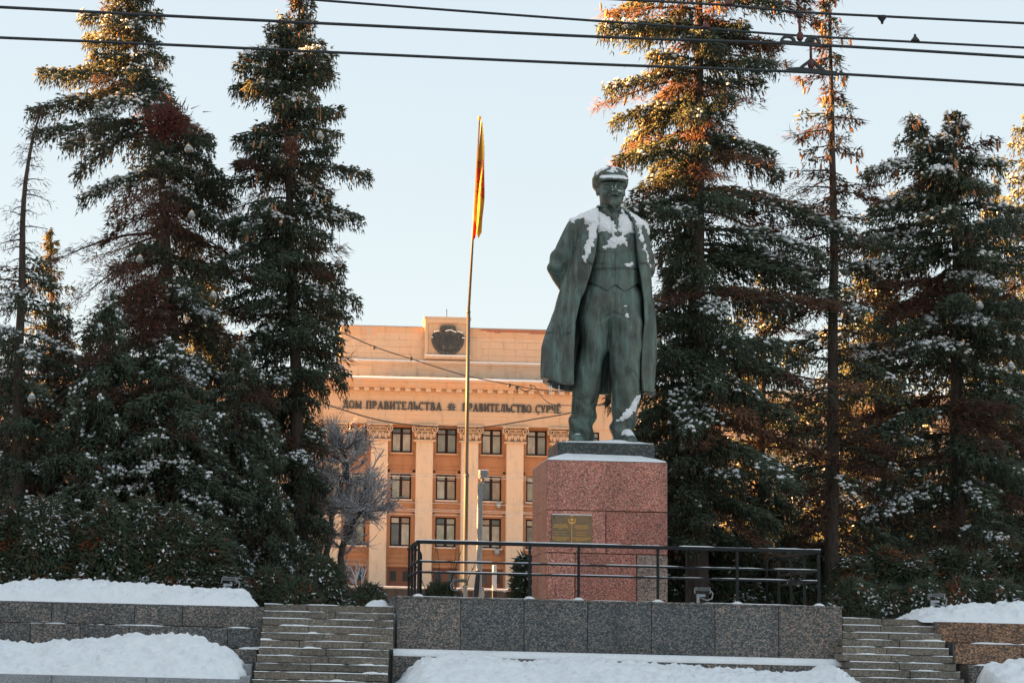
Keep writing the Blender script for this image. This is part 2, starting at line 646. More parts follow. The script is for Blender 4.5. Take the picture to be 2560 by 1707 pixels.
def slab(parent, x0, x1, y0, y1, z0, z1, mat, name='granite_slab', gap=.004, c=.008):
    return MB().cbox(x0 + gap, x1 - gap, y0 + random.uniform(0, .006), y1, z0 + gap, z1 - gap, c).build(name, M[mat], parent)


def snow_strip(parent, x0, x1, y0, y1, z, tmax, cover=.5, seed=0, name='snow', kind=True, step=.04):
    """thin uneven snow left lying on a ledge: a strip whose thickness follows noise and drops to nothing"""
    n = max(4, int((x1 - x0) / step))
    gx = np.linspace(x0, x1, n)
    gy = np.linspace(y0, y1, 5)
    GX, GY = np.meshgrid(gx, gy, indexing='ij')
    nz = fbm(GX * 2.2 + seed * 3.1, GY * 5 + seed, 0 * GX + seed, 4)
    lev = np.quantile(nz, 1 - cover) if cover < 1 else nz.min() - .15
    th = np.clip((nz - lev) / .18, 0, 1) ** .6 * tmax
    e = np.array([.25, .9, 1, .9, .35])[None, :]
    V = np.stack([GX, GY, z + th * e - .004], -1).reshape(-1, 3)
    I = np.arange(n * 5).reshape(n, 5)
    F = np.stack([I[:-1, :-1], I[1:, :-1], I[1:, 1:], I[:-1, 1:]], -1).reshape(-1, 4)
    # front skirt so the edge has height
    k = len(V)
    low = np.stack([gx, np.full(n, y0), np.full(n, z - .004)], -1)
    V = np.concatenate([V, low])
    F = np.concatenate([F, np.stack([k + np.arange(n - 1), k + np.arange(1, n), I[1:, 0], I[:-1, 0]], -1)])
    o = obj(name, np_mesh(name, V, F, M['snow'], smooth=True), parent)
    if kind:
        o['kind'] = 'stuff'
    return o


PX0, PX1 = -2.19, 6.64
podium = thing('granite_podium', 'long dark speckled granite podium of seven big slabs carrying the statue pedestal', 'podium', (2.2, 41, .6))
MB().box(PX0 + .03, PX1 - .03, 40.10, 46.5, .6, 2.52).build('core', M['granite_dark'], podium)
for i in range(7):
    w = (PX1 - PX0) / 7
    slab(podium, PX0 + i * w, PX0 + (i + 1) * w, 40.0, 40.10, 1.36, 2.53, 'granite_dark')
for x0, x1 in ((PX0, PX0 + .10), (PX1 - .10, PX1)):
    for k in range(3):
        slab(podium, x0, x1, 40.10 + k * 2.13, 40.10 + (k + 1) * 2.13, 1.36, 2.53, 'granite_dark')
MB().cbox(PX0 - .02, PX1 + .02, 39.98, 46.52, 2.52, 2.562, .006).build('coping', M['granite_dark'], podium)
xs = [PX0 - .10] + [-1.2 + i * 1.262 for i in range(7)] + [at(1950, 1545, 39.5).x]
for a, b in zip(xs[:-1], xs[1:]):
    slab(podium, a, b, 39.50, 39.98, .6, 1.40, 'granite_dark')
snow_strip(podium, PX0 - .08, PX1 + .10, 39.50, 39.97, 1.39, .14, 1.0, 5)
snow_strip(podium, PX0, PX1, 39.98, 42.2, 2.562, .03, .55, 6)

wallL = thing('granite_wall', 'dark grey granite retaining wall in two stepped tiers left of the stairs', 'wall', (-8, 40.5, .6))
XL = -13.0
MB().box(XL, at(600, 1400, 40.45).x, 40.45, 41.4, .6, 2.24).build('core', M['granite_dark'], wallL)
jx = [XL, at(119, 1400, 40.3).x - 1.9, at(119, 1400, 40.3).x, at(309, 1400, 40.3).x, at(419.5, 1400, 40.3).x, at(607, 1400, 40.3).x]
for a, b in zip(jx[:-1], jx[1:]):
    slab(wallL, a, b, 40.30, 40.62, 1.86, 2.285, 'granite_dark')
jx = [XL, at(69.6, 1460, 40).x - 1.02] + [at(q, 1460, 40).x for q in (69.6, 184, 297, 410, 523)] + [at(600, 1460, 39.95).x]
for a, b in zip(jx[:-1], jx[1:]):
    slab(wallL, a, b, 39.95, 40.45, 1.46, 1.855, 'granite_dark')
jx = [XL, -11, -9.6, -8.2, -7.0, -5.9, at(590, 1500, 39.45).x]
for a, b in zip(jx[:-1], jx[1:]):
    slab(wallL, a, b, 39.45, 39.95, .6, 1.45, 'granite_dark')
snow_strip(wallL, XL, -4.85, 39.96, 40.29, 1.853, .03, .4, 8)
snow_strip(wallL, -7, -4.86, 39.46, 39.94, 1.447, .05, .5, 9)
snow_strip(wallL, XL, -4.84, 40.30, 40.60, 2.283, .02, .5, 10)

wallR = thing('granite_wall', 'brown granite retaining wall in stepped tiers right of the right stairs', 'wall', (11, 40.3, .6))
XR = 13.6
MB().box(8.78, XR, 40.42, 41.4, .6, 2.26).build('core', M['granite_dark'], wallR)
for z0, z1, Y, x0, js in ((1.90, 2.31, 40.1, at(2154, 1440, 40.1).x, (10.58, 11.4, 12.6)), (1.48, 1.895, 39.6, at(2192, 1490, 39.6).x, (10.05, 10.75, 12.0)), (.6, 1.475, 39.1, at(2228, 1540, 39.1).x, (10.0, 11.4))):
    jx = [x0] + list(js) + [XR]
    for a, b in zip(jx[:-1], jx[1:]):
        slab(wallR, a, b, Y, 40.42, z0, z1, 'granite_brown' if z0 > 1 else 'granite_dark')
    MB().cbox(x0 - .02, x0 + .002, Y + .01, 41.0, z0 + .004, z1 - .004, .004).build('end_slab', M['granite_dark'], wallR)
    snow_strip(wallR, x0, XR, Y, Y + .45, z1 - .003, .035, .5, int(z0 * 10))


def stairs(label, ledge, redge, seed):
    """ledge, redge: photo x of the left and right ends, row by row"""
    xm = (at(ledge[0], 1400, 40).x + at(redge[0], 1400, 40).x) / 2
    st = thing('granite_stairs', label, 'stairs', (xm, 39, .6))
    rng = random.Random(seed)
    z, y = 2.35, 40.62
    for i in range(13):
        h = .143
        yp = 1388 + i * 16.5
        x0 = at(float(np.interp(i, (0, 5, 6, 12), ledge)), yp, y).x
        x1 = at(float(np.interp(i, (0, 5, 6, 12), redge)), yp, y).x
        x = x0
        while x < x1 - .05:
            w = rng.uniform(.75, 1.6)
            e = x + w if x + w < x1 - .5 else x1
            MB().cbox(x + .004, e - .004, y + rng.uniform(0, .012), y + (.62 if i < 10 else 1.0), z - h + .006, z - rng.uniform(0, .004), .012).build('step_stone', M['granite_step'], st)
            x = e
        snow_strip(st, x0, x1, y, y + .05, z - .002, .018, .8, seed + i, step=.03)
        if i:
            snow_strip(st, x0, x1, y + .12, y + .30, z - .002, .045, .16, seed + i + 50)
        z -= h
        y -= .95 if i == 8 else .30
    return st


stairs('left flight of worn granite steps between the left wall and the podium', (607, 598, 594, 572), (904, 904, 894, 889), 100)
stairs('right flight of worn granite steps between the podium and the brown wall', (1935, 1935, 1952, 1952), (2145, 2188, 2196, 2250), 200)

kerb = thing('kerb', 'pale grey stone kerb along the street in front of the left snow bank', 'kerb', (-8, 36.4, .6))
jx = [-13.5, -11.7, at(119, 1550, 36.3).x, at(337, 1550, 36.3).x, -5.0]
for a, b in zip(jx[:-1], jx[1:]):
    slab(kerb, a, b, 36.25, 36.5, .55, .93, 'kerb', 'kerb_stone')
slab(kerb, -5.18, -5.0, 36.51, 38.4, .55, .97, 'kerb', 'kerb_stone')
slab(kerb, -5.18, -5.0, 38.42, 39.4, .55, 1.17, 'kerb', 'kerb_stone')

# ------------------------------------------------------------------ pedestal
QX0, QX1, QY0, QY1 = 1.203, 3.837, 43.5, 46.15
ped = thing('granite_pedestal', 'red granite block pedestal with a bronze plaque carrying the statue', 'pedestal', (2.52, 44.8, 2.55))
MB().box(QX0 + .05, QX1 - .05, QY0 + .08, QY1 - .05, 2.4, 5.63).build('core', M['granite_plinth'], ped)
ZJ = [2.50, at(1257, 1268, 43.5).z, at(1257, 1170, 43.5).z, 5.652]
xa, xb, xc = at(1391.7, 1220, 43.5).x, at(1320.8, 1320, 43.5).x, at(1462.6, 1320, 43.5).x
for z0, z1, jx in ((ZJ[2], ZJ[3], [QX0, QX1]), (ZJ[1], ZJ[2], [QX0, xa, QX1]), (ZJ[0], ZJ[1], [QX0, xb, xc, QX1])):
    for i, (a, b) in enumerate(zip(jx[:-1], jx[1:])):
        slab(ped, a, b, QY0, QY0 + .08, z0, z1, 'granite_pale' if a == xc else 'granite_red', gap=.008, c=.008)
    for a, b in ((QY0 + .08, 44.75), (44.75, QY1)):
        slab(ped, QX0, QX0 + .05, a, b, z0, z1, 'granite_red', gap=.003, c=.006)
        slab(ped, QX1 - .05, QX1, a, b, z0, z1, 'granite_red', gap=.003, c=.006)
BX0, BX1, BY0, BY1 = 1.507, 3.642, 44.0, 45.75
MB().cbox(BX0, BX1, BY0, BY1, 5.62, 6.10, .01).build('plinth', M['granite_plinth'], ped)


def snow_sheet(parent, x0, x1, y0, y1, fn, nx=60, ny=50):
    GX, GY = np.meshgrid(np.linspace(x0, x1, nx), np.linspace(y0, y1, ny), indexing='ij')
    Z = fn(GX, GY)
    V = np.stack([GX, GY, Z], -1).reshape(-1, 3)
    I = np.arange(nx * ny).reshape(nx, ny)
    F = np.stack([I[:-1, :-1], I[1:, :-1], I[1:, 1:], I[:-1, 1:]], -1).reshape(-1, 4)
    o = obj('snow', np_mesh('snow', V, F, M['snow'], smooth=True), parent)
    o['kind'] = 'stuff'
    return o


def f_ped(x, y):
    d = np.minimum(np.minimum(x - QX0, QX1 - x), np.minimum(y - QY0, QY1 - y))
    return 5.648 + np.clip(d / .5, 0, 1) ** .8 * .17 + .02 * np.clip(d / .03, 0, 1) + (fbm(x * 2, y * 2, 0 * x, 3) - .5) * .05 * np.clip(d / .1, 0, 1)


def f_pli(x, y):
    d = np.minimum(np.minimum(x - BX0, BX1 - x), np.minimum(y - BY0, BY1 - y))
    return 6.096 + np.clip(d / .35, 0, 1) * .05 * (.5 + fbm(x * 1.7 + 4, y * 2, 0 * x, 2)) + .015 * np.clip(d / .02, 0, 1) + .05 * np.exp(-((x - 2.85) / .45) ** 2) * np.clip(d / .2, 0, 1)


snow_sheet(ped, QX0 + .004, QX1 - .004, QY0 + .004, QY1 - .004, f_ped)
snow_sheet(ped, BX0 + .004, BX1 - .004, BY0 + .004, BY1 - .004, f_pli)

# plaque
pa, pb = at(1267, 1180, 43.45), at(1360, 1247, 43.45)
pl = MB().cbox(pa.x, pb.x, 43.44, 43.497, pb.z - .06, pa.z - .012, .006).build('plaque', M['plaque'], ped)
W, H = pb.x - pa.x, pa.z - .012 - (pb.z - .06)
PXf = lambda u: pa.x + u * W
PZf = lambda v: pa.z - .012 - v * H
g = MB()
rr = random.Random(5)


def text_row(u0, u1, v, h=.016):
    u = u0
    while u < u1:
        w = min(rr.uniform(.02, .075), u1 - u)
        g.box(PXf(u), PXf(u + w - .006), 43.434, 43.442, PZf(v + h), PZf(v))
        u += w + (.006 if rr.random() < .8 else .012)


for v, u0, u1 in ((.31, .07, .39), (.345, .06, .40), (.375, .05, .41), (.41, .035, .43), (.445, .18, .28), (.555, .06, .37), (.64, .09, .37),
                  (.72, .02, .43), (.755, .02, .43), (.79, .02, .43), (.83, .09, .36)):
    text_row(u0, u1, v)
for v, u0, u1 in ((.33, .57, .92), (.365, .59, .90), (.40, .56, .93), (.435, .60, .88), (.57, .59, .86), (.655, .61, .86),
                  (.735, .51, .97), (.77, .51, .97), (.81, .59, .88)):
    text_row(u0, u1, v)
g.box(PXf(.488), PXf(.503), 43.434, 43.442, PZf(.9), PZf(.33))
g.build('inscription', M['gold'], pl)
g = MB()
cx, cz, rad = PXf(.5), PZf(.18), .082 * W
for k in range(14):
    a0, a1 = R(150 + k * 240 / 14), R(150 + (k + 1) * 240 / 14)
    g.stroke((cx + rad * math.cos(a0), cz + rad * math.sin(a0)), (cx + rad * math.cos(a1), cz + rad * math.sin(a1)), .022, 43.432 + .0006 * (k % 2), 43.442)
g.prism([(cx - .05, cz - .03), (cx + .05, cz - .03), (cx + .035, cz - .055), (cx, cz - .065), (cx - .035, cz - .055)], 43.43, 43.442)
g.prism([(cx - .04, cz + .02), (cx, cz + .065), (cx + .04, cz + .02), (cx + .015, cz - .015), (cx - .015, cz - .015)], 43.43, 43.442)
for k in (-1, 0, 1):
    s = [(cx + k * .032 + (.02 if j % 2 == 0 else .009) * math.cos(R(90 + 36 * j)), cz + .10 + (.02 if j % 2 == 0 else .009) * math.sin(R(90 + 36 * j))) for j in range(10)]
    g.prism(s, 43.431 + .0008 * k, 43.442)
g.build('crest', M['gold'], pl)
g = MB()
for u, v in ((.06, .09), (.94, .09)):
    g.tube([(PXf(u), 43.43, PZf(v)), (PXf(u), 43.445, PZf(v))], .014, 8)
g.build('rivets', M['dark_metal'], pl)
MB().cbox(pa.x + .01, pb.x - .01, 43.435, 43.5, pa.z - .014, pa.z + .008, .006).build('snow', M['snow'], pl)

# ------------------------------------------------------------------ railing
rail = thing('steel_railing', 'black steel railing with snow on its rails around the podium edge', 'railing', (2.2, 40.6, 2.56))
RZ = [3.655, 3.27, 3.055]
RX0, RX1, RY0, RY1 = -1.74, 6.33, 40.55, 43.9
zb = 2.562
fx = [RX0, at(1210, 1300, RY0).x, at(1329, 1300, RY0).x, at(1511, 1300, RY0).x, at(1693, 1300, RY0).x, RX1]
fx[1] = .50
for x in fx:
    MB().cbox(x - .026, x + .026, RY0 - .026, RY0 + .026, zb, RZ[0] - .03, .006).build('post', M['dark_metal'], rail)
MB().cbox(RX0 - .04, RX1 + .04, RY0 - .045, RY0 + .045, RZ[0] - .03, RZ[0] + .045, .012).build('top_rail', M['dark_metal'], rail)
for z in RZ[1:]:
    for a, b in zip(fx[:-1], fx[1:]):
        MB().cbox(a + .026, b - .026, RY0 - .02, RY0 + .02, z - .02, z + .022, .006).build('rail', M['dark_metal'], rail)
        snow_strip(rail, a + .03, b - .03, RY0 - .02, RY0 + .02, z + .022, .014, .9, int(a * 10 + z * 100))
snow_strip(rail, RX0 - .04, RX1 + .04, RY0 - .04, RY0 + .04, RZ[0] + .044, .018, .85, 77)
for x in (RX0, RX1):
    for y in (41.7, 42.8, RY1):
        MB().cbox(x - .026, x + .026, y - .026, y + .026, zb, RZ[0] - .03, .006).build('post', M['dark_metal'], rail)
    MB().cbox(x - .045, x + .045, RY0 + .05, RY1 + .05, RZ[0] - .03, RZ[0] + .045, .012).build('top_rail', M['dark_metal'], rail)
    for z in RZ[1:]:
        MB().cbox(x - .02, x + .02, RY0 + .03, RY1, z - .02, z + .022, .006).build('rail', M['dark_metal'], rail)
        o = snow_sheet(rail, x - .02, x + .02, RY0 + .1, RY1, lambda a, b: z + .024 + .02 * fbm(a * 3, b * 3, 0 * a, 2), 3, 30)
    sgn = 1 if x < 0 else -1
    pts = [(x + sgn * .03, RY1, RZ[0])] + [(x + sgn * (.12 + .14 * math.sin(R(k))), RY1, RZ[0] - .14 + .14 * math.cos(R(k))) for k in range(0, 91, 15)] + [(x + sgn * .26, RY1, zb)]
    MB().tube(pts, .024, 8).build('end_loop', M['dark_metal'], rail)
for x in fx:
    b = MB()
    b.lathe([(.13, 0), (.11, .02), (.07, .045), (.03, .06)], (x, RY0, zb), 10)
    b.build('snow', M['snow'], rail)


# ------------------------------------------------------------------ floodlights
def floodlight(p, label, zbase, face, flip=1):
    fl_ = None
    fl = thing('floodlight', label, 'floodlight', (p.x, p.y, zbase), 'floodlights along the podium and walls')
    x, y, z = p
    MB().cbox(x - .03, x + .03, y - .03, y + .03, zbase, z - .13, .005).build('post', M['grey_metal'], fl)
    MB().cbox(x - .035, x + .12 * flip + .035 if flip > 0 else x + .035, y - .035, y + .035, z - .16, z - .10, .008).build('bracket', M['grey_metal'], fl)
    hx = x + .09 * flip
    hd = MB().cbox(hx - .15, hx + .15, y - .13, y + .10, z - .035, z + .03, .015).build('lamp_head', M['grey_metal'], fl)
    MB().cbox(hx - .13, hx + .13, y - .142, y - .128, z - .027, z + .022, .005).build('lens', M['glass_dark'], hd)
    for q in (-.165, .15):
        MB().cbox(hx + q, hx + q + .015, y - .05, y + .05, z - .10, z + .0, .003).build('yoke', M['grey_metal'], fl)
    pts = [(hx + .16 * flip, y, z - .02), (hx + .22 * flip, y, z - .09), (hx + .20 * flip, y, z - .19), (hx + .10 * flip, y, z - .23), (x + .04 * flip, y, z - .17)]
    MB().tube(pts, .016, 6).build('cable', M['grey_metal'], fl)
    snow_sheet(fl, hx - .14, hx + .14, y - .12, y + .09, lambda a, b: z + .031 + .012 * fbm(a * 8, b * 8, 0 * a, 2), 8, 8)


floodlight(at(517, 1328, 42.3), 'small grey floodlight on a short post at the end of the upper left snow bank', 2.25, 0)
floodlight(at(1603, 1352, 42.0), 'small grey floodlight standing on the podium right of the pedestal', 2.55, 0)
floodlight(at(2140, 1366, 42.0), 'small grey floodlight on a post behind the upper right snow bank', 2.25, 0)
floodlight(at(1067, 1333, 44.6), 'grey floodlight with a looped cable beside the foot of the flagpole', 2.5, 0, -1)

# ------------------------------------------------------------------ bronze statue (distance fields turned into surfaces)
def surface_nets(F, org, h):
    nx, ny, nz = F.shape
    S = F < 0
    acc = np.zeros((nx - 1, ny - 1, nz - 1, 3), np.float32)
    cnt = np.zeros((nx - 1, ny - 1, nz - 1), np.float32)
    sl = lambda c: tuple(slice(c[i], F.shape[i] - 1 + c[i]) for i in range(3))
    cs = [(a, b, c) for a in (0, 1) for b in (0, 1) for c in (0, 1)]
    for a in cs:
        for ax in range(3):
            if a[ax] == 0:
                b = list(a)
                b[ax] = 1
                fa, fb = F[sl(a)], F[sl(b)]
                m = S[sl(a)] != S[sl(b)]
                t = fa[m] / (fa[m] - fb[m])
                p = np.repeat(np.array([a], np.float32), m.sum(), 0)
                p[:, ax] += t
                acc[m] += p
                cnt[m] += 1
    act = cnt > 0
    idx = np.full(cnt.shape, -1, np.int64)
    idx[act] = np.arange(act.sum())
    V = (acc[act] / cnt[act][:, None] + np.argwhere(act)) * h + np.array(org)
    Q = []
    for ax in range(3):
        o1, o2 = (ax + 1) % 3, (ax + 2) % 3
        a = [slice(1, -1)] * 3
        a[ax] = slice(0, -1)
        b = list(a)
        b[ax] = slice(1, None)
        sa, sb = S[tuple(a)], S[tuple(b)]
        m = sa != sb
        ijk = np.argwhere(m)
        off = np.ones(3, int)
        off[ax] = 0
        ijk = ijk + off
        q = []
        for d1, d2 in ((-1, -1), (0, -1), (0, 0), (-1, 0)):
            c = ijk.copy()
            c[:, o1] += d1
            c[:, o2] += d2
            q.append(idx[c[:, 0], c[:, 1], c[:, 2]])
        q = np.stack(q, -1)
        fl = sb[m]
        q[fl] = q[fl][:, ::-1]
        Q.append(q)
    return V, np.concatenate(Q)


def grid(lo, hi, h):
    n = [int(math.ceil((hi[i] - lo[i]) / h)) + 1 for i in range(3)]
    ax = [(lo[i] + np.arange(n[i]) * h).astype(np.float32) for i in range(3)]
    return np.meshgrid(*ax, indexing='ij')


def smin(a, b, k):
    h = np.clip(.5 + .5 * (b - a) / k, 0, 1)
    return b + (a - b) * h - k * h * (1 - h)


def smax(a, b, k):
    return -smin(-a, -b, k)


def capsule(X, Y, Z, a, b, ra, rb=None):
    rb = ra if rb is None else rb
    ba = np.array(b) - np.array(a)
    px, py, pz = X - a[0], Y - a[1], Z - a[2]
    h = np.clip((px * ba[0] + py * ba[1] + pz * ba[2]) / (ba @ ba), 0, 1)
    return np.sqrt((px - ba[0] * h) ** 2 + (py - ba[1] * h) ** 2 + (pz - ba[2] * h) ** 2) - (ra + (rb - ra) * h)


def ellip(X, Y, Z, c, r):
    px, py, pz = X - c[0], Y - c[1], Z - c[2]
    k0 = np.sqrt((px / r[0]) ** 2 + (py / r[1]) ** 2 + (pz / r[2]) ** 2)
    k1 = np.sqrt((px / r[0] ** 2) ** 2 + (py / r[1] ** 2) ** 2 + (pz / r[2] ** 2) ** 2) + 1e-9
    return k0 * (k0 - 1) / k1


YS = 44.8
sx = lambda x, y: at(x, y, YS).x
sz = lambda y: at(1403, y, YS).z
c1 = lambda cx, cy: (1212.8 + cx * .21095, 349.1 + cy * .21095)
c2 = lambda cx, cy: (1212.8 + cx * .2578, 643.1 + cy * .2578)


def prof(pts):
    p = sorted([(at(x, y, YS).z, at(x, y, YS).x) for x, y in pts])
    return np.array([q[0] for q in p]), np.array([q[1] for q in p])


def poly_sd(pts, X, Z):
    """signed distance to a polygon, positive inside; pts in photo px"""
    P = np.array([(at(x, y, YS).x, at(x, y, YS).z) for x, y in pts])
    d = np.full(X.shape, 1e9)
    ins = np.zeros(X.shape, bool)
    n = len(P)
    for i in range(n):
        a, b = P[i], P[(i + 1) % n]
        e = b - a
        h = np.clip(((X - a[0]) * e[0] + (Z - a[1]) * e[1]) / (e @ e + 1e-12), 0, 1)
        d = np.minimum(d, (X - a[0] - e[0] * h) ** 2 + (Z - a[1] - e[1] * h) ** 2)
        c = (a[1] > Z) != (b[1] > Z)
        ins ^= c & (X < (b[0] - a[0]) * (Z - a[1]) / (b[1] - a[1] + 1e-12) + a[0])
    d = np.sqrt(d)
    return np.where(ins, d, -d)


def line_d(pts, X, Z):
    P = np.array([(at(x, y, YS).x, at(x, y, YS).z) for x, y in pts])
    d = np.full(X.shape, 1e9)
    for a, b in zip(P[:-1], P[1:]):
        e = b - a
        h = np.clip(((X - a[0]) * e[0] + (Z - a[1]) * e[1]) / (e @ e + 1e-12), 0, 1)
        d = np.minimum(d, (X - a[0] - e[0] * h) ** 2 + (Z - a[1] - e[1] * h) ** 2)
    return np.sqrt(d)


sstep = lambda t: np.clip(t, 0, 1) ** 2 * (3 - 2 * np.clip(t, 0, 1))
HS = .025
oL = prof([(1376, 474), (1370, 488), (1368, 539), (1361, 592), (1355, 618), (1348, 643), (1337, 678), (1328, 694), (1316, 746), (1312, 823), (1311, 889), (1311, 920)])
oR = prof([(1420, 474), (1428, 484), (1446, 513), (1453, 539), (1455, 581), (1462, 623), (1467, 650), (1473, 695), (1475, 746), (1470, 777), (1467, 849), (1468, 910)])
xL = prof([(1372, 472), (1368, 480), (1358, 486), (1333, 495), (1318, 506), (1318, 540), (1308, 590), (1302, 613), (1284, 680), (1276, 710), (1257, 764), (1246, 798), (1242, 844), (1241, 875), (1242, 910)])
xR = prof([(1424, 472), (1430, 480), (1441, 489), (1464, 499), (1478, 510), (1486, 545), (1492, 600), (1497, 643), (1502, 720), (1501, 823), (1499, 905)])
bD = np.array(sorted([(sz(472), .27), (sz(484), .30), (sz(500), .36), (sz(520), .44), (sz(560), .52), (sz(620), .52), (sz(700), .57), (sz(800), .64), (sz(900), .68)]))

STZ0 = 6.10
# coat with sleeves
X, Y, Z = grid((.86, 43.7, sz(912)), (3.96, 45.95, sz(468)), HS)
z1 = Z[0, 0]
a0, a1 = np.interp(z1, *xL), np.interp(z1, *xR)
cx, aw = (a0 + a1) / 2, (a1 - a0) / 2
bw = np.interp(z1, bD[:, 0], bD[:, 1])
cyc = YS + .04
u = np.abs((X - cx) / aw)
w = np.abs((Y - cyc) / bw)
f = (u ** 2.3 + w ** 2.3) ** (1 / 2.3)
d = (f - 1) * np.minimum(aw, bw)
ang = np.arctan2(Y - cyc, X - cx)
low = sstep((sz(620) - Z) / 1.6)
d += low * (.034 * np.sin(ang * 9 + Z * .6 + 2 * fbm(X, Y, Z * .5, 2)) + .022 * np.sin(ang * 19 + 1.3 + Z * .9))
d += .06 * (fbm(X * 2.6, Y * 2.6, Z * .7, 3) - .5)
X2, Z2 = X[:, 0, :], Z[:, 0, :]
lapL = poly_sd([(1368, 478), (1348, 492), (1333, 514), (1352, 524), (1343, 552), (1335, 611), (1358, 617), (1363, 592), (1370, 539), (1371, 488)], X2, Z2)
lapR = poly_sd([(1428, 480), (1446, 494), (1470, 526), (1458, 530), (1471, 545), (1477, 581), (1488, 611), (1462, 615), (1453, 581), (1451, 539), (1443, 513)], X2, Z2)
lap = np.maximum(sstep(lapL / .035), sstep(lapR / .035))
front = sstep((cyc - Y) / .15)
d -= .045 * lap[:, None, :] * front
# seam and pocket edge lines
for pts in ([(1330, 510), (1322, 545), (1312, 590), (1300, 640)], [(1484, 545), (1490, 590), (1492, 640)], [(1256, 770), (1290, 778), (1306, 772)]):
    d += .022 * (1 - sstep(line_d(pts, X2, Z2) / .03))[:, None, :] * front
shell = np.maximum(d, -(d + .085))
ol, orr = np.interp(z1, *oL), np.interp(z1, *oR)
opn = np.minimum(np.minimum(X - ol, orr - X), cyc + .08 - Y)
shell = smax(shell, opn, .025)
hx = np.array([sx(q[0], q[1]) for q in ((1238, 872), (1282, 889), (1311, 893), (1375, 898), (1404, 898), (1466, 899), (1502, 904))])
hz = np.array([sz(q) for q in (872, 889, 893, 898, 898, 899, 904)])
shell = np.maximum(shell, np.interp(X2, hx, hz)[:, None, :] - Z)
shell = np.maximum(shell, Z - sz(472.5))


def P3(x, y, dy):
    p = at(x, y, YS)
    return (p.x, YS + dy, p.z)


arm = capsule(X, Y, Z, P3(1321, 523, .02), P3(1282, 606, .10), .205, .225)
arm = smin(arm, capsule(X, Y, Z, P3(1282, 609, .12), P3(1332, 690, .62), .225, .17), .04)
arm2 = capsule(X, Y, Z, P3(1468, 528, .02), P3(1484, 610, .12), .20, .225)
arm2 = smin(arm2, capsule(X, Y, Z, P3(1484, 611, .14), P3(1450, 690, .66), .22, .17), .04)
arms = np.minimum(arm, arm2)
arms += .030 * np.sin(Z * 15 + X * 8 + Y * 6) * sstep((sz(560) - Z) / .3) * sstep((Z - sz(670)) / .3) + .035 * (fbm(X * 3, Y * 3, Z * 1.6, 3) - .5)
shell = smin(shell, arms, .055)
Vc, Fc = surface_nets(shell.astype(np.float32), (X[0, 0, 0], Y[0, 0, 0], Z[0, 0, 0]), HS)

# waistcoat, shirt and tie
X, Y, Z = grid((1.71, 43.95, sz(690)), (3.61, 45.5, sz(468)), .02)
X2, Z2 = X[:, 0, :], Z[:, 0, :]
z1 = Z[0, 0]
tw = np.interp(z1, [sz(690), sz(640), sz(560), sz(520), sz(500), sz(486), sz(474)], [.60, .59, .60, .56, .44, .30, .26])
td = np.interp(z1, [sz(690), sz(640), sz(560), sz(520), sz(500), sz(486), sz(474)], [.47, .46, .47, .42, .35, .28, .25])
tcx = np.interp(z1, [sz(690), sz(560), sz(474)], [sx(1408, 690), sx(1408, 560), sx(1402, 474)])
d = ((np.abs((X - tcx) / tw) ** 2.2 + np.abs((Y - YS - .02) / td) ** 2.2) ** (1 / 2.2) - 1) * np.minimum(tw, td)
zbot = np.interp(X2, [sx(1340, 650), sx(1350, 653), sx(1388, 677), sx(1405, 660), sx(1428, 677), sx(1466, 650)], [sz(650), sz(653), sz(677), sz(660), sz(677), sz(650)])
d += .03 * (fbm(X * 3, Y * 3, Z * 1.4, 3) - .5)
frt = sstep((YS - Y) / .15)
vneck = sstep(poly_sd([(1372, 478), (1436, 478), (1440, 500), (1407, 552), (1376, 510)], X2, Z2) / .05)
d += .035 * vneck[:, None, :] * frt
g = 0
for pts, wd, dp in (([(1407, 552), (1406, 660)], .02, .022), ([(1345, 624), (1405, 627), (1468, 622)], .035, .03), ([(1366, 586), (1395, 590)], .015, .018),
                    ([(1420, 588), (1446, 583)], .015, .018), ([(1362, 612), (1392, 616)], .015, .018), ([(1424, 614), (1450, 608)], .015, .018),
                    ([(1372, 540), (1385, 575), (1376, 615)], .04, .012), ([(1447, 545), (1436, 580), (1446, 615)], .04, .012)):
    g = g + dp * (1 - sstep(line_d(pts, X2, Z2) / wd))
d += g[:, None, :] * frt
d = np.maximum(d, zbot[:, None, :] - Z)
for x, y in ((1403, 566), (1403, 586), (1403, 606), (1402, 640)):
    p = at(x, y, YS)
    d = smin(d, ellip(X, Y, Z, (p.x, 44.37, p.z), (.03, .04, .03)), .01)
# tie and collar wings
d = smin(d, ellip(X, Y, Z, P3(1408, 503, -.36), (.085, .08, .085)), .03)
d = smin(d, capsule(X, Y, Z, P3(1408, 508, -.38), P3(1407, 548, -.40), .055, .085), .03)
d = smin(d, capsule(X, Y, Z, P3(1388, 488, -.25), P3(1398, 503, -.33), .07, .04), .03)
d = smin(d, capsule(X, Y, Z, P3(1426, 488, -.25), P3(1418, 503, -.33), .07, .04), .03)
d = np.maximum(d, Z - sz(474))
Vv, Fv = surface_nets(d.astype(np.float32), (X[0, 0, 0], Y[0, 0, 0], Z[0, 0, 0]), .02)

# trousers
X, Y, Z = grid((1.46, 43.9, STZ0 - .05), (3.71, 45.5, sz(630)), HS)
X2, Z2 = X[:, 0, :], Z[:, 0, :]


def chain(pts):
    r = None
    for (p, q) in zip(pts[:-1], pts[1:]):
        c = capsule(X, Y, Z, P3(p[0], p[1], p[3]), P3(q[0], q[1], q[3]), p[2] * .0098, q[2] * .0098)
        r = c if r is None else smin(r, c, .05)
    return r


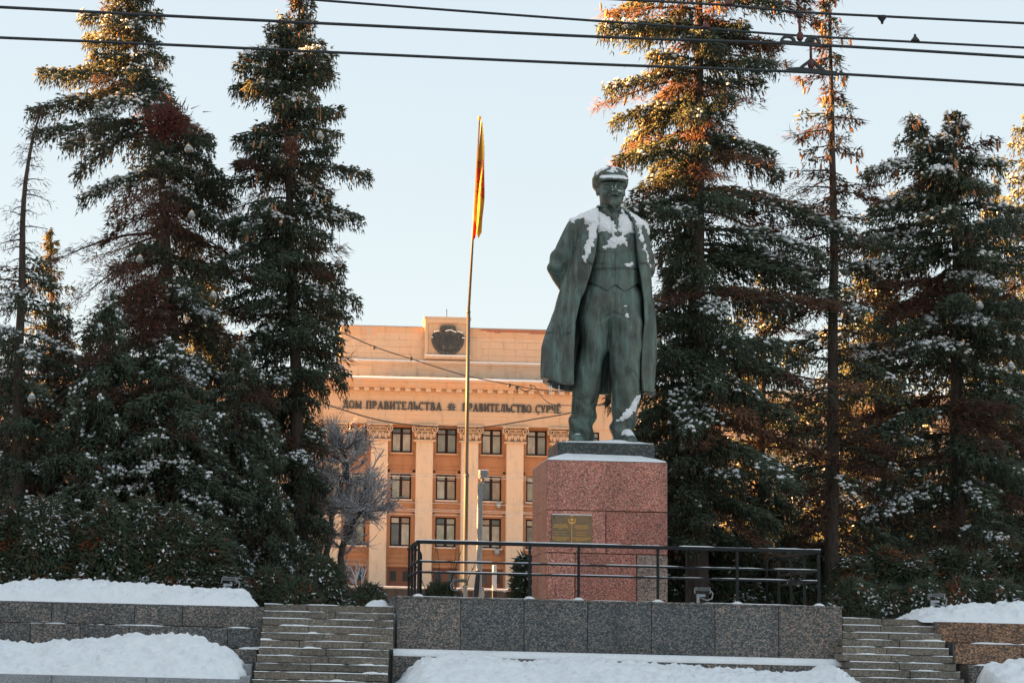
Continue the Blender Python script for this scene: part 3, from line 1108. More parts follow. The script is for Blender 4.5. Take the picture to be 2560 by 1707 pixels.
legL = chain([(1372, 690, 42, .02), (1366, 745, 36, 0), (1362, 800, 29, -.05), (1353, 850, 28.5, -.03), (1346, 900, 30, .02), (1340, 950, 28, .05), (1335, 985, 28, .04), (1337, 1004, 26, .03)])
legR = chain([(1432, 690, 44, .02), (1436, 745, 38, -.08), (1435, 800, 34.5, -.16), (1435, 850, 34, -.18), (1435, 900, 33, -.14), (1432, 950, 30, -.10), (1428, 985, 26, -.08), (1427, 1000, 24, -.06)])
d = smin(legL, legR, .045)
d = smin(d, ellip(X, Y, Z, P3(1404, 690, .02), (.68, .46, .60)), .08)
d += .05 * (fbm(X * 2.6, Y * 2.6, Z * .9, 3) - .5)
frt = sstep((YS - Y + .1) / .15)
ank = sstep((sz(915) - Z) / .5)
d += ank * .032 * np.sin(Z * 13 + X * 9 + 3 * fbm(X * 2, Y * 2, Z * 2, 2))
d += sstep((sz(720) - Z) / .3) * sstep((Z - sz(900)) / .4) * .024 * np.sin(X * 16 + Z * 3.5 + 2 * fbm(X, Y, Z, 2))
g = 0
for pts, wd, dp in (([(1405, 655), (1404, 722)], .02, .022), ([(1404, 722), (1372, 745)], .05, .02), ([(1405, 724), (1440, 742)], .05, .02),
                    ([(1440, 676), (1462, 720)], .02, .016), ([(1352, 676), (1342, 720)], .02, .016), ([(1322, 915), (1350, 940), (1365, 920)], .04, .022),
                    ([(1318, 955), (1345, 985)], .04, .02), ([(1455, 925), (1425, 962)], .05, .03), ([(1445, 860), (1462, 880)], .05, .02), ([(1340, 925), (1328, 975)], .03, .02)):
    g = g + dp * (1 - sstep(line_d(pts, X2, Z2) / wd))
d += g[:, None, :] * frt
d = np.maximum(d, STZ0 + .02 - Z)
Vt, Ft = surface_nets(d.astype(np.float32), (X[0, 0, 0], Y[0, 0, 0], Z[0, 0, 0]), HS)

# shoes
X, Y, Z = grid((1.46, 43.95, STZ0 - .03), (3.36, 45.2, STZ0 + .5), .02)
d = 1e9
for x, dy, turn in ((1334, .02, -.12), (1430, -.12, .10)):
    p = at(x, 1000, YS)
    s = capsule(X, Y, Z, (p.x, YS + dy + .2, STZ0 + .12), (p.x + turn, YS + dy - .42, STZ0 + .07), .15, .145)
    s = smin(s, capsule(X, Y, Z, (p.x, YS + dy + .12, STZ0 + .34), (p.x + turn * .6, YS + dy - .2, STZ0 + .17), .15, .13), .08)
    d = np.minimum(d, s)
d = np.maximum(d, STZ0 - .012 - Z)
d += .012 * (fbm(X * 9, Y * 9, Z * 9, 2) - .5)
Vs, Fs = surface_nets(d.astype(np.float32), (X[0, 0, 0], Y[0, 0, 0], Z[0, 0, 0]), .02)

# head: local units of 1 px of the photo (0.0098 m), origin between the eyes
U1 = .0098
hc = at(1403, 440, YS)
HC = np.array((hc.x, YS - .03, hc.z))
lo = (HC[0] - .48, HC[1] - .66, HC[2] - .72)
hi = (HC[0] + .48, HC[1] + .66, HC[2] + .62)
hh = .0115
X, Y, Z = grid(lo, hi, hh)
x, y, z = (X - HC[0]) / U1, (Y - HC[1]) / U1, (Z - HC[2]) / U1
TW = R(3)
x, y = x * math.cos(TW) + y * math.sin(TW), -x * math.sin(TW) + y * math.cos(TW)
sp = lambda c, r: np.sqrt((x - c[0]) ** 2 + (y - c[1]) ** 2 + (z - c[2]) ** 2) - r
d = ellip(x, y, z, (0, 6, 10), (30, 38, 40))
d = smin(d, ellip(x, y, z, (0, -10, -12), (27.5, 25, 33)), 8)
d = smin(d, ellip(x, y, z, (0, -25, -33), (13, 10, 10)), 7)
d = smin(d, capsule(x, y, z, (0, 8, -25), (0, 12, -72), 24, 25), 8)
for s in (-1, 1):
    d = smin(d, sp((s * 17, -26, -8), 9.5), 5)
    d = smin(d, capsule(x, y, z, (s * 5, -36, 10.5), (s * 21, -30, 10), 4.6, 4.2), 3)
    d = smax(d, -sp((s * 13, -42, 2.5), 10.5), 3)
    d = smin(d, sp((s * 13, -27.5, 2.5), 6.4), 1.5)
    d = smin(d, capsule(x, y, z, (s * 7.5, -33.5, 5.2), (s * 18.5, -30.5, 4.4), 1.7, 1.7), 1.2)
    d = smin(d, capsule(x, y, z, (s * 8, -33, -1.2), (s * 18, -30.5, -1.0), 1.5, 1.3), 1.5)
    d = smin(d, sp((s * 4.8, -41, -9), 3.6), 2.5)
    d = smin(d, capsule(x, y, z, (s * 2, -43, -15.2), (s * 13, -36, -19), 3.4, 2.2), 2)
    d = smax(d, -capsule(x, y, z, (s * 9, -36, -9), (s * 15, -33, -18), 1.3, 1.3), 2.5)
    d = smin(d, ellip(x, y, z, (s * 31, 4, 0), (4, 8, 12)), 2.5)
    d = smax(d, -ellip(x, y, z, (s * 35, 1, 1), (2.2, 4.5, 7)), 1.5)
d = smin(d, capsule(x, y, z, (0, -36, 7), (0, -49, -7), 3.8, 5.6), 3)
d = smin(d, capsule(x, y, z, (-6, -36, -22.8), (6, -36, -22.8), 2.6), 1.5)
d = smax(d, -capsule(x, y, z, (-8, -39.5, -20.4), (8, -39.5, -20.4), .9), 1)
d = smin(d, ellip(x, y, z, (0, -32, -34), (8.5, 9, 11)), 3)
d = smin(d, capsule(x, y, z, (0, -34, -34), (0, -34, -47), 6, 2.5), 3)
d = np.maximum(d, -70 - z)
Vh, Fh = surface_nets((d * U1).astype(np.float32), lo, hh)

# cap
d = ellip(x, y, z, (0, 6, 33), (41, 46, 23))
d = smin(d, ellip(x, y, z, (0, 14, 20), (41.5, 37, 27)), 8)
d = smax(d, -ellip(x, y, z, (0, -32, -2), (34, 36, 27)), 4)
band = np.maximum(np.sqrt((x / 34) ** 2 + ((y - 2) / 41) ** 2) * 34 - 34, np.abs(z - 22 + y * .05) - 5)
d = smin(d, band, 2)
d += 1.6 * np.sin(x * .16 + z * .2 + .5) * sstep((z - 30) / 10) + 3.2 * (fbm(x * .06, y * .06, z * .06 + 3, 3) - .5)
ca, sa = math.cos(R(33)), math.sin(R(33))
yv, zv = (y + 34) * ca + (z - 23) * -sa, (y + 34) * sa + (z - 23) * ca
# visor: thin bent plate sloping down to the front
yy, zz = (y + 32), (z - 31)
sl_ = zz - yy * .62 + .008 * x * x
vis = np.maximum(np.abs(sl_) * .85 - 1.9, np.sqrt((x / 34) ** 2 + (yy / 24) ** 2) * 24 - 24)
vis = np.maximum(vis, y + 28)
d = np.minimum(d, vis)
d = np.maximum(d, -22 - z)
Vk, Fk = surface_nets((d * U1).astype(np.float32), lo, hh)

statue = thing('bronze_statue', 'green bronze statue of a man in a cap and open long coat, hands behind back', 'statue', (2.65, YS, STZ0))


def vnormals(V, F):
    n = np.cross(V[F[:, 2]] - V[F[:, 0]], V[F[:, 3]] - V[F[:, 1]])
    N = np.zeros_like(V)
    for k in range(4):
        np.add.at(N, F[:, k], n)
    return N / (np.linalg.norm(N, axis=1, keepdims=True) + 1e-12)


def snow_shell(parent, V, F, patches, thr=.72, thick=.05, seed=0, zmin=-1e9):
    N = vnormals(V, F)
    nz = fbm(V[:, 0] * 5 + seed, V[:, 1] * 5, V[:, 2] * 5, 4) - .5
    fine = fbm(V[:, 0] * 9, V[:, 1] * 9, V[:, 2] * 9 + seed, 3) - .5
    m = np.clip((N[:, 2] - thr + .5 * nz) * 5, 0, 1) * (V[:, 2] > zmin)
    for pts, amt in patches:
        up = amt > 1.2
        s = poly_sd(pts, V[:, 0], V[:, 2])
        k = np.clip(s / .07 + .55 + 2.6 * fine + 1.3 * nz - (1 - amt) * (1.2 - 4 * fine), 0, 1) * (N[:, 1] < .25)
        if up:
            k = np.maximum(k, np.clip(s / .03 + .8, 0, 1)) * np.clip((N[:, 2] - .45) * 5, 0, 1)
        m = np.maximum(m, k)
    keep = (m[F] > .03).all(1)
    if not keep.any():
        return
    W = V + N * (m[:, None] * thick * .75 - .005)
    W[:, 2] += m * thick * .3
    used = np.unique(F[keep])
    mp = np.full(len(V), -1)
    mp[used] = np.arange(len(used))
    o = obj('snow', np_mesh('snow', W[used], mp[F[keep]], M['snow'], smooth=True), parent)
    o['kind'] = 'stuff'


C = lambda l: [c1(*p) for p in l]
C2 = lambda l: [c2(*p) for p in l]
coat_snow = [(C([(425, 742), (560, 672), (700, 632), (740, 660), (738, 720), (715, 800), (660, 832), (600, 796), (592, 745), (510, 748), (500, 778)]), 1),
             (C([(650, 835), (730, 795), (722, 900), (702, 1010), (640, 1140), (592, 1255), (570, 1235), (612, 1010), (620, 930)]), .75),
             (C([(1020, 620), (1180, 700), (1275, 735), (1310, 820), (1335, 900), (1300, 905), (1250, 800), (1225, 835), (1185, 850), (1110, 720)]), 1),
             (C([(1180, 850), (1215, 880), (1250, 1050), (1305, 1200), (1325, 1250), (1275, 1240), (1235, 1130), (1190, 950)]), .7)]
vest_snow = [(C([(738, 665), (800, 725), (880, 755), (910, 850), (890, 925), (820, 905), (745, 905), (735, 850)]), 1),
             (C([(1000, 675), (1060, 720), (1110, 800), (1122, 895), (1015, 935), (955, 905), (962, 770)]), 1),
             (C([(810, 1015), (870, 975), (890, 985), (880, 900), (920, 960), (935, 905), (935, 965), (1000, 965), (1050, 1020), (1062, 1085), (1000, 1050), (940, 1030), (915, 1080), (860, 1030)]), .95),
             (C([(795, 1075), (860, 1045), (880, 1070), (820, 1082)]), .9),
             (C([(1040, 1275), (1110, 1240), (1090, 1275), (1045, 1290)]), .9)]
cap_snow = [(C([(715, 260), (780, 190), (900, 162), (1010, 175), (1065, 240), (1030, 250), (970, 205), (935, 262), (890, 235), (800, 245)]), .42),
            (C([(730, 358), (785, 280), (900, 240), (1000, 268), (1050, 335), (900, 335)]), 1.25)]
head_snow = [(C([(960, 455), (1020, 440), (1015, 475), (975, 480)]), .3), (C([(895, 440), (915, 415), (920, 460)]), .3)]
leg_snow = [(C2([(798, 1255), (815, 1215), (870, 1170), (920, 1110), (965, 1055), (965, 1085), (925, 1175), (875, 1250)]), 1),
            (C2([(840, 230), (860, 350), (850, 440), (835, 330)]), .3)]
shoe_snow = [(C2([(795, 1300), (860, 1315), (925, 1385), (935, 1412), (870, 1400), (785, 1375)]), 1.1)]
for nm, V, F, sn, thr, zm in (('coat', Vc, Fc, coat_snow, .95, sz(560)), ('waistcoat', Vv, Fv, vest_snow, 2, 0), ('trousers', Vt, Ft, leg_snow, 2, 0),
                              ('shoes', Vs, Fs, shoe_snow, .9, 0), ('head', Vh, Fh, head_snow, 2, 0), ('cap', Vk, Fk, cap_snow, 1.02, sz(425))):
    o = obj(nm, np_mesh(nm, V, F, M['bronze'], smooth=True), statue)
    snow_shell(o, V, F, sn, thr, .045 if nm not in ('head', 'cap') else .022, seed=len(V) % 97, zmin=zm)
# icicles under the left hem
for x, L in ((1262, .16), (1266, .22), (1284, .2)):
    p = at(x, 890, YS - .3)
    MB().tube([(p.x, p.y, p.z + .05), (p.x, p.y, p.z - L)], [.014, .003], 6).build('icicle', M['snow'], statue)

# ------------------------------------------------------------------ government building
BY = 170.0
BX = 8.48                      # axis of the portico
BZ = 4.9
bld = thing('government_building', 'wide ochre classical government building with columns, a dark crest and Cyrillic lettering behind the trees', 'building', (BX, BY, BZ))
BAY = 3.84
ZT = dict(cap=19.8, capb=18.4, arch=19.8, corn=23.35, attic=25.3, top=28.35, box=29.25)


def facade(x0, x1, Y, holes, z0, z1, name, mat, depth=.5):
    """wall in x,z with rectangular openings [(x0,x1,z0,z1)]"""
    xs_ = sorted(set([x0, x1] + [h[0] for h in holes] + [h[1] for h in holes]))
    zs_ = sorted(set([z0, z1] + [h[2] for h in holes] + [h[3] for h in holes]))
    b = MB()
    vid = {}
    V, F = [], []

    def vert(x, y, z):
        k = (round(x, 4), round(y, 4), round(z, 4))
        if k not in vid:
            vid[k] = len(V)
            V.append(k)
        return vid[k]
    for i in range(len(xs_) - 1):
        for j in range(len(zs_) - 1):
            cxm, czm = (xs_[i] + xs_[i + 1]) / 2, (zs_[j] + zs_[j + 1]) / 2
            if any(h[0] < cxm < h[1] and h[2] < czm < h[3] for h in holes):
                continue
            F.append(tuple(vert(x, Y, z) for x, z in ((xs_[i], zs_[j]), (xs_[i + 1], zs_[j]), (xs_[i + 1], zs_[j + 1]), (xs_[i], zs_[j + 1]))))
    for a, c, d, e in holes:
        for p, q in (((a, d), (a, e)), ((a, e), (c, e)), ((c, e), (c, d)), ((c, d), (a, d))):
            F.append((vert(p[0], Y, p[1]), vert(p[0], Y + depth, p[1]), vert(q[0], Y + depth, q[1]), vert(q[0], Y, q[1])))
    b.add(V, F)
    return b.build(name, M[mat], bld)


WW = 1.74
ROWS = [(17.5, 19.62, 1), (13.5, 15.68, 2), (9.52, 12.05, 3)]


def window_meshes(h):
    """frame, pane, sill meshes of one window, origin at the bottom centre of the opening"""
    b = MB()
    w, t_ = WW / 2, .13
    b.box(-w, w, -.10, .0, 0, t_)
    b.box(-w, w, -.10, .0, h - t_, h)
    for x0, x1 in ((-w, -w + t_), (-.12, .12), (w - t_, w)):
        b.box(x0, x1, -.098, .0, t_, h - t_)
    zt = h * .76
    for x0, x1 in ((-w + t_, -.12), (.12, w - t_)):
        b.box(x0, x1, -.096, .0, zt - .055, zt + .055)
    fr = b.mesh('window', M['wood_frame'])
    panes = [(-w + t_, -.12, t_, zt - .05), (.12, w - t_, t_, zt - .05), (-w + t_, -.12, zt + .05, h - t_), (.12, w - t_, zt + .05, h - t_)]
    s = MB()
    s.cbox(-w - .12, w + .12, -.62, -.02, -.16, -.06, .02)
    sl_ = s.mesh('sill', M['plaster'])
    sn = MB()
    sn.cbox(-w - .10, w + .10, -.61, -.12, -.062, -.02, .015)
    return fr, panes, sl_, sn.mesh('snow', M['snow'])


WM = {}
for z0, z1, k in ROWS:
    WM[k] = window_meshes(z1 - z0)
PM = {}


def pane_mesh(k, i, mi):
    key = (k, i, mi)
    if key not in PM:
        a, c, d, e = WM[k][1][i]
        b = MB()
        b.box(a, c, -.055, -.035, d, e)
        PM[key] = b.mesh('pane', GL[mi])
    return PM[key]


wr = random.Random(3)


def window(x, Y, z, k):
    fr, panes, sl_, sn = WM[k]
    o = obj('window', fr, bld, (x, Y, z))
    for i in range(4):
        obj('pane', pane_mesh(k, i, wr.choice((0, 0, 1, 2, 3, 4) if k > 1 else (0, 1, 2, 2, 3))), o, (x, Y, z))
    obj('sill', sl_, o, (x, Y, z))
    if k > 1:
        obj('snow', sn, o, (x, Y, z))
    return o


# portico wall: five bays between six columns, then wings
WX = [BX + (i - 2) * BAY for i in range(5)]
holes = []
for x in WX:
    for z0, z1, k in ROWS:
        holes.append((x - WW / 2, x + WW / 2, z0, z1))
    holes.append((x - 1.05, x + 1.05, BZ, 7.75))
facade(BX - 2.5 * BAY, BX + 2.5 * BAY, BY, holes, BZ - 1, ZT['arch'], 'wall', 'plaster_wall')
for x in WX:
    for z0, z1, k in ROWS:
        window(x, BY + .36, z0, k)
        b = MB()
        for a, c, d, e in ((x - WW / 2 - .34, x - WW / 2 - .10, z0 - .1, z1 + .30), (x + WW / 2 + .10, x + WW / 2 + .34, z0 - .1, z1 + .30), (x - WW / 2 - .36, x + WW / 2 + .36, z1 + .12, z1 + .32)):
            b.box(a, c, BY - .09, BY + .01, d, e)
        b.build('window_surround', M['plaster_wall'], bld)
    for z0, z1 in ((12.72, 13.28), (16.30, 17.2)):
        b = MB()
        for a, c, d, e in ((x - 1.2, x + 1.2, z0, z0 + .07), (x - 1.2, x + 1.2, z1 - .07, z1), (x - 1.2, x - 1.13, z0 + .07, z1 - .07), (x + 1.13, x + 1.2, z0 + .07, z1 - .07)):
            b.box(a, c, BY - .05, BY + .01, d, e)
        b.build('wall_panel', M['plaster_wall'], bld)
    b = MB()
    for q in range(3):
        b.box(x - 1.25, x + 1.25, BY - .06 - .03 * q, BY + .01, 8.1 + .42 * q, 8.16 + .42 * q)
    for a, c in ((x - 1.35, x - 1.08), (x + 1.08, x + 1.35)):
        b.box(a, c, BY - .08, BY + .01, BZ, 8.0)
    b.box(x - 1.37, x + 1.37, BY - .10, BY + .01, 7.78, 8.02)
    b.build('door_surround', M['plaster_wall'], bld)
    b = MB()
    b.box(x - 1.05, x + 1.05, BY + .22, BY + .30, BZ, 7.75)
    b.box(x - .05, x + .05, BY + .18, BY + .22, BZ, 7.70)
    for s in (-1, 1):
        for z0, z1 in ((BZ + .2, 6.15), (6.5, 7.5)):
            xa_, xb_ = x + s * .2, x + s * .9
            for a, c, d, e in ((min(xa_, xb_), max(xa_, xb_), z0, z0 + .05), (min(xa_, xb_), max(xa_, xb_), z1 - .05, z1)):
                b.box(a, c, BY + .19, BY + .22, d, e)
    dr = b.build('door', M['door_wood'], bld)
    for s in (-1, 1):
        MB().box(min(x + s * .26, x + s * .84), max(x + s * .26, x + s * .84), BY + .205, BY + .215, 6.58, 7.42).build('pane', M['glass_dark'], dr)
        MB().box(min(x + s * .26, x + s * .84), max(x + s * .26, x + s * .84), BY + .205, BY + .215, BZ + .3, 6.05).build('pane', GL[0], dr)

# columns with composite capitals
CX = [BX + (i - 2.5) * BAY for i in range(6)]


def spiral(cx_, cz_, r, y0, y1, b, sgn):
    pts = [(cx_ + sgn * r * (1 - k / 26) * math.cos(R(90 - k * 26)), cz_ + r * (1 - k / 26) * math.sin(R(90 - k * 26))) for k in range(23)]
    for i, (p, q) in enumerate(zip(pts[:-1], pts[1:])):
        b.stroke(p, q, .075, y0 - .004 * (i % 2), y1)


cb = MB()
cb.cbox(-1.12, 1.12, -.42, .9, 1.26, 1.40, .03)          # abacus
cb.cbox(-.70, .70, .16, .9, .12, 1.24, .05)              # bell
cb.cbox(-.95, .95, -.26, .9, -.04, .10, .03)             # collar
for s in (-1, 1):
    spiral(s * .80, .97, .31, -.40, .3, cb, s)
cb.stroke((-.55, 1.14), (.55, 1.14), .10, -.05, .3)
cb.stroke((-.5, .86), (.5, .86), .07, -.04, .3)
for k in range(9):
    a = R(180 * k / 8)
    cb.prism([(.12 * math.cos(a + q) + 0, 1.0 + .10 * math.sin(a + q)) for q in (-.2, .2)] + [(0, .95)], -.12 - .002 * k, .3)
for x in (-.52, 0, .52):
    cb.prism([(x - .05, .14), (x + .05, .14), (x + .16, .48), (x + .10, .56), (x, .66), (x - .10, .56), (x - .16, .48)], -.14, .3)
    cb.stroke((x, .16), (x, .6), .03, -.17, .3)
for x in (-.78, -.26, .26, .78):
    cb.prism([(x - .05, .3), (x + .05, .3), (x + .13, .62), (x, .80), (x - .13, .62)], -.05, .3)
cap_me = cb.mesh('capital', M['plaster'])
sb = MB()
sb.cbox(-.72, .72, 0, .9, BZ - 1, ZT['capb'], .04)
col_me = sb.mesh('column', M['plaster_col'])
bb = MB()
bb.cbox(-.86, .86, -.14, .9, BZ - 1, BZ + .5, .04)
base_me = bb.mesh('base', M['plaster_col'])
for x in CX:
    c = obj('column', col_me, bld, (x, BY - .85, 0))
    obj('capital', cap_me, c, (x, BY - .85, ZT['capb']))
    obj('base', base_me, c, (x, BY - .85, 0))

# wings
for sg in (-1, 1):
    xe = BX + sg * 2.5 * BAY
    xo = BX + sg * 60
    wxs = [xe + sg * (2.6 + i * 3.84) for i in range(13)]
    hl = [(x - WW / 2, x + WW / 2, z0, z1) for x in wxs for z0, z1, k in ROWS] + [(x - WW / 2, x + WW / 2, 5.9, 7.9) for x in wxs]
    facade(min(xe, xo), max(xe, xo), BY + .3, hl, BZ - 1, ZT['arch'], 'wall', 'plaster')
    for x in wxs:
        for z0, z1, k in ROWS:
            window(x, BY + .5, z0, k)
        window(x, BY + .5, 5.9, 1)
    MB().box(min(xe, xo), max(xe, xo), BY + .2, BY + 14, ZT['arch'], ZT['arch'] + 2.8).build('frieze', M['plaster'], bld)
    MB().cbox(min(xe + sg * .9, xo), max(xe + sg * .9, xo), BY - .7, BY + 14, ZT['arch'] + 2.8, ZT['corn'], .05).build('cornice', M['plaster'], bld)
    MB().box(min(xe + sg * .9, xo), max(xe + sg * .9, xo), BY - .66, BY + 1.2, ZT['corn'] - .01, ZT['corn'] + .16).build('snow', M['snow'], bld)
MB().box(BX - 60, BX + 60, BY + .8, BY + 14, BZ - 1, ZT['corn'] - .1).build('core', M['glass_dark'], bld)

# entablature
EX0, EX1 = BX - 2.5 * BAY - 1.0, BX + 2.5 * BAY + 1.0
b = MB()
for y, z0, z1 in ((-.95, 19.802, 20.25), (-1.0, 20.25, 20.62), (-1.05, 20.62, 20.92), (-1.12, 20.92, 21.02), (-.98, 21.02, 22.28), (-1.08, 22.28, 22.36), (-1.18, 22.36, 22.46)):
    b.box(EX0, EX1, BY + y, BY + 1.0, z0, z1)
ent = b.build('entablature', M['plaster'], bld)
b = MB()
b.box(EX0 - .1, EX1 + .1, BY - 1.26, BY + 1, 22.46, 22.80)
b.box(EX0 - .7, EX1 + .7, BY - 1.95, BY + 1, 22.80, 22.98)
b.box(EX0 - .8, EX1 + .8, BY - 2.05, BY + 1, 22.98, 23.30)
b.box(EX0 - .95, EX1 + .95, BY - 2.2, BY + 1, 23.30, 23.52)
cor = b.build('cornice', M['plaster_peel'], bld)
dm = MB().cbox(-.23, .23, -.62, 0, 0, .30, .03).mesh('dentil', M['plaster'])
n = 25
for i in range(n):
    x = EX0 - .3 + (EX1 - EX0 + .6) * (i + .5) / n
    obj('dentil', dm, cor, (x, BY - 1.262, 22.499))
snow_strip(bld, EX0 - .9, EX1 + .9, BY - 2.2, BY + 1.0, 23.52, .30, 1.0, 61, step=.3)
# attic
AX0, AX1 = -.72, 17.68
b = MB()
b.box(AX0 - .5, AX1 + .5, BY + .3, BY + 12, 23.3, ZT['attic'] - .15)
b.box(AX0 - .3, AX1 + .3, BY + .16, BY + 12, ZT['attic'] - .15, ZT['attic'] + .05)
b.box(AX0, AX1, BY + .5, BY + 12, ZT['attic'] + .05, 27.55)
att = b.build('attic', M['plaster_attic'], bld)
b = MB()
b.box(AX0, AX1, BY + .46, BY + 12, 27.55, ZT['top'])
pw = b.build('parapet', M['plaster_peel'], att)
MB().box(AX0 - .08, AX1 + .08, BY + .40, BY + 12, ZT['top'], ZT['top'] + .07).build('flashing', M['sheet_metal'], att)
snow_strip(att, AX0 - .3, AX1 + .3, BY + .16, BY + .48, ZT['attic'] + .05, .12, 1.0, 62, step=.3)
# blocks of the attic: shallow ashlar pieces set on the wall
am = {}
for r_ in range(4):
    z0 = ZT['attic'] + .12 + r_ * .60
    x = AX0 + .05
    off = 1.0 if r_ % 2 else 0
    first = True
    while x < AX1 - .1:
        L = min((1.0 if (first and off) else 2.0), AX1 - .05 - x)
        first = False
        if L > .3 and not (x + L > 6.53 and x < 10.43):
            key = round(L, 2)
            if key not in am:
                am[key] = MB().cbox(.012, L - .012, -.03, .02, .012, .588, .012).mesh('ashlar_block', M['plaster_attic'])
            obj('ashlar_block', am[key], att, (x, BY + .5 - random.uniform(0, .012), z0))
        x += L
# brick patch where plaster has fallen on the parapet
br = random.Random(8)
bm_ = MB().cbox(-.12, .12, -.02, .02, -.035, .035, .006).mesh('brick', M['brick'])
for r_ in range(7):
    for c_ in range(34):
        x = 11.18 + c_ * .27 + (r_ % 2) * .13
        lim = 1.2 + 2.8 * vnoise(np.array([x * .7]), np.array([2.0]), np.array([0.0]))[0]
        if r_ < lim * 1.3 and 11.28 < x < 17.48:
            obj('brick', bm_, pw, (x, BY + .455, ZT['top'] - .06 - r_ * .085))
# panels and round window tops between ledge and cornice
for i in range(5):
    x = BX + (i - 2) * BAY
    b = MB()
    for a, c, d, e in ((x - 1.25, x + 1.25, 23.7, 24.95), (x + BAY / 2 - .55, x + BAY / 2 + .55, 23.7, 24.75)):
        b.box(a, a + .08, BY + .25, BY + .31, d, e)
        b.box(c - .08, c, BY + .25, BY + .31, d, e)
        b.box(a + .08, c - .08, BY + .25, BY + .31, e - .08, e)
    b.build('panel_frame', M['plaster_attic'], att)
    b = MB()
    b.prism([(x + .55 * math.cos(R(k)), 23.45 + .62 * math.sin(R(k))) for k in range(0, 181, 20)], BY + .22, BY + .31)
    b.build('arched_window', M['brick'], att)
# crest box
b = MB()
QB0, QB1 = BX - 2.0, BX + 1.9
b.box(QB0, QB1, BY + .1, BY + 3, ZT['attic'] + .3, ZT['box'] - .2)
b.box(QB0 - .08, QB1 + .08, BY + .0, BY + 3.1, ZT['box'] - .2, ZT['box'])
for a, c, d, e in ((QB0, QB0 + .25, ZT['attic'] + .62, ZT['box'] - .2), (QB1 - .25, QB1, ZT['attic'] + .62, ZT['box'] - .2), (QB0 + .25, QB1 - .25, ZT['box'] - .55, ZT['box'] - .2)):
    b.box(a, c, BY - .05, BY + .1, d, e)
b.box(QB0 - .05, QB1 + .05, BY - .25, BY + .1, ZT['attic'] + .3, ZT['attic'] + .52)
b.build('crest_panel', M['plaster'], att)
MB().cbox(QB0, QB1, BY - .24, BY - .05, ZT['attic'] + .52, ZT['attic'] + .62, .02).build('snow', M['snow'], att)
MB().tube([(BX, BY + 2, ZT['box']), (BX, BY + 2, ZT['box'] + 1.0)], .035, 6).build('roof_rod', M['dark_metal'], att)
# crest: lower rounded disc, shield, scrolled shoulders, three eight pointed stars
ex, ez = BX - .02, 27.25
em = bpy.data.objects.new('crest', None)
em.location = (ex, BY, ez)
link(em, bld)
y0 = BY - .16
b = MB()
b.prism([(ex + 1.42 * math.cos(R(k)), ez + .12 + (1.46 + .12 * math.exp(-((k - 270) / 14.) ** 2)) * math.sin(R(k))) for k in range(180, 361, 6)], y0, BY + .1)
b.build('disc', M['bronze_dark'], em)
for s in (-1, 1):
    b = MB()
    b.prism([(ex + s * px, ez + pz) for px, pz in ((.62, .02), (1.30, .02), (1.42, .22), (1.34, .44), (1.18, .60), (1.0, .72), (.80, .66), (.68, .52))], y0 - .06, BY + .1)
    for k in range(4):
        b.stroke((ex + s * (.72 + k * .16), ez + .1), (ex + s * (.80 + k * .15), ez + .60 - .05 * k), .07, y0 - .10 - .004 * k, BY)
    b.build('scroll', M['bronze_dark'], em)
b = MB()
b.prism([(ex + px, ez + pz) for px, pz in ((-.72, .55), (-.35, .60), (0, .72), (.2, .78), (.40, .62), (.75, .55), (.66, .1), (.70, -.55), (.5, -.82), (.15, -.92), (0, -1.02), (-.15, -.92), (-.5, -.82), (-.70, -.55), (-.62, .1))], y0 - .12, BY)
b.build('shield', M['bronze_dark'], em)
b = MB()
b.stroke((ex, ez + .2), (ex, ez - 1.0), .07, y0 - .19, BY)
b.stroke((ex - .62, ez - .42), (ex + .62, ez - .42), .05, y0 - .186, BY)
for s in (-1, 1):
    for (px, pz) in ((.24, .42), (.48, .22), (.26, .02), (.08, .22)):
        q = [(ex + s * px + dx, ez + pz + dz) for dx, dz in ((-.12, 0), (0, .14), (.12, 0), (0, -.14))]
        for i in range(4):
            b.stroke(q[i], q[(i + 1) % 4], .035, y0 - .17 - .003 * i, BY)
    for k in range(3):
        b.stroke((ex + s * (.12 + .17 * k), ez - .02), (ex + s * (.12 + .17 * k), ez - .42), .03, y0 - .165, BY)
for k in range(24):
    a0, a1 = R(180 + 7.5 * k), R(187.5 + 7.5 * k)
    b.stroke((ex + 1.12 * math.cos(a0), ez + .08 + 1.12 * math.sin(a0)), (ex + 1.12 * math.cos(a1), ez + .08 + 1.12 * math.sin(a1)), .05, y0 - .05 - .003 * (k % 2), BY)
b.build('relief', M['bronze_dark'], em)
for k in (-1, 0, 1):
    b = MB()
    b.prism([(ex + k * .42 + (.30 if j % 2 == 0 else .20) * math.cos(R(22.5 * j)), ez + .98 + (.30 if j % 2 == 0 else .20) * math.sin(R(22.5 * j))) for j in range(16)], y0 - .10 - .02 * abs(k), BY + .1)
    b.build('star', M['bronze_dark'], em)
b = MB()
for p, q in (((-.25, .70), (.2, .80)), ((.2, .80), (.70, .60)), ((-1.2, .62), (-.78, .70)), ((.8, .70), (1.25, .56)), ((-1.42, .14), (-1.30, .14)), ((1.2, .14), (1.42, .14))):
    b.stroke((ex + p[0], ez + p[1] + .03), (ex + q[0], ez + q[1] + .03), .06, y0 - .16, BY)
b.build('snow', M['snow'], em)

# raised letters, drawn as strokes with serifs (unit height 1)
def arc(cx_, cz_, rx, rz, a0, a1, n=10):
    return [((cx_ + rx * math.cos(R(a0 + (a1 - a0) * k / n)), cz_ + rz * math.sin(R(a0 + (a1 - a0) * k / n))),
             (cx_ + rx * math.cos(R(a0 + (a1 - a0) * (k + 1) / n)), cz_ + rz * math.sin(R(a0 + (a1 - a0) * (k + 1) / n)))) for k in range(n)]


def sr(x, z):
    return [((x - .17, z), (x + .17, z), .09)]


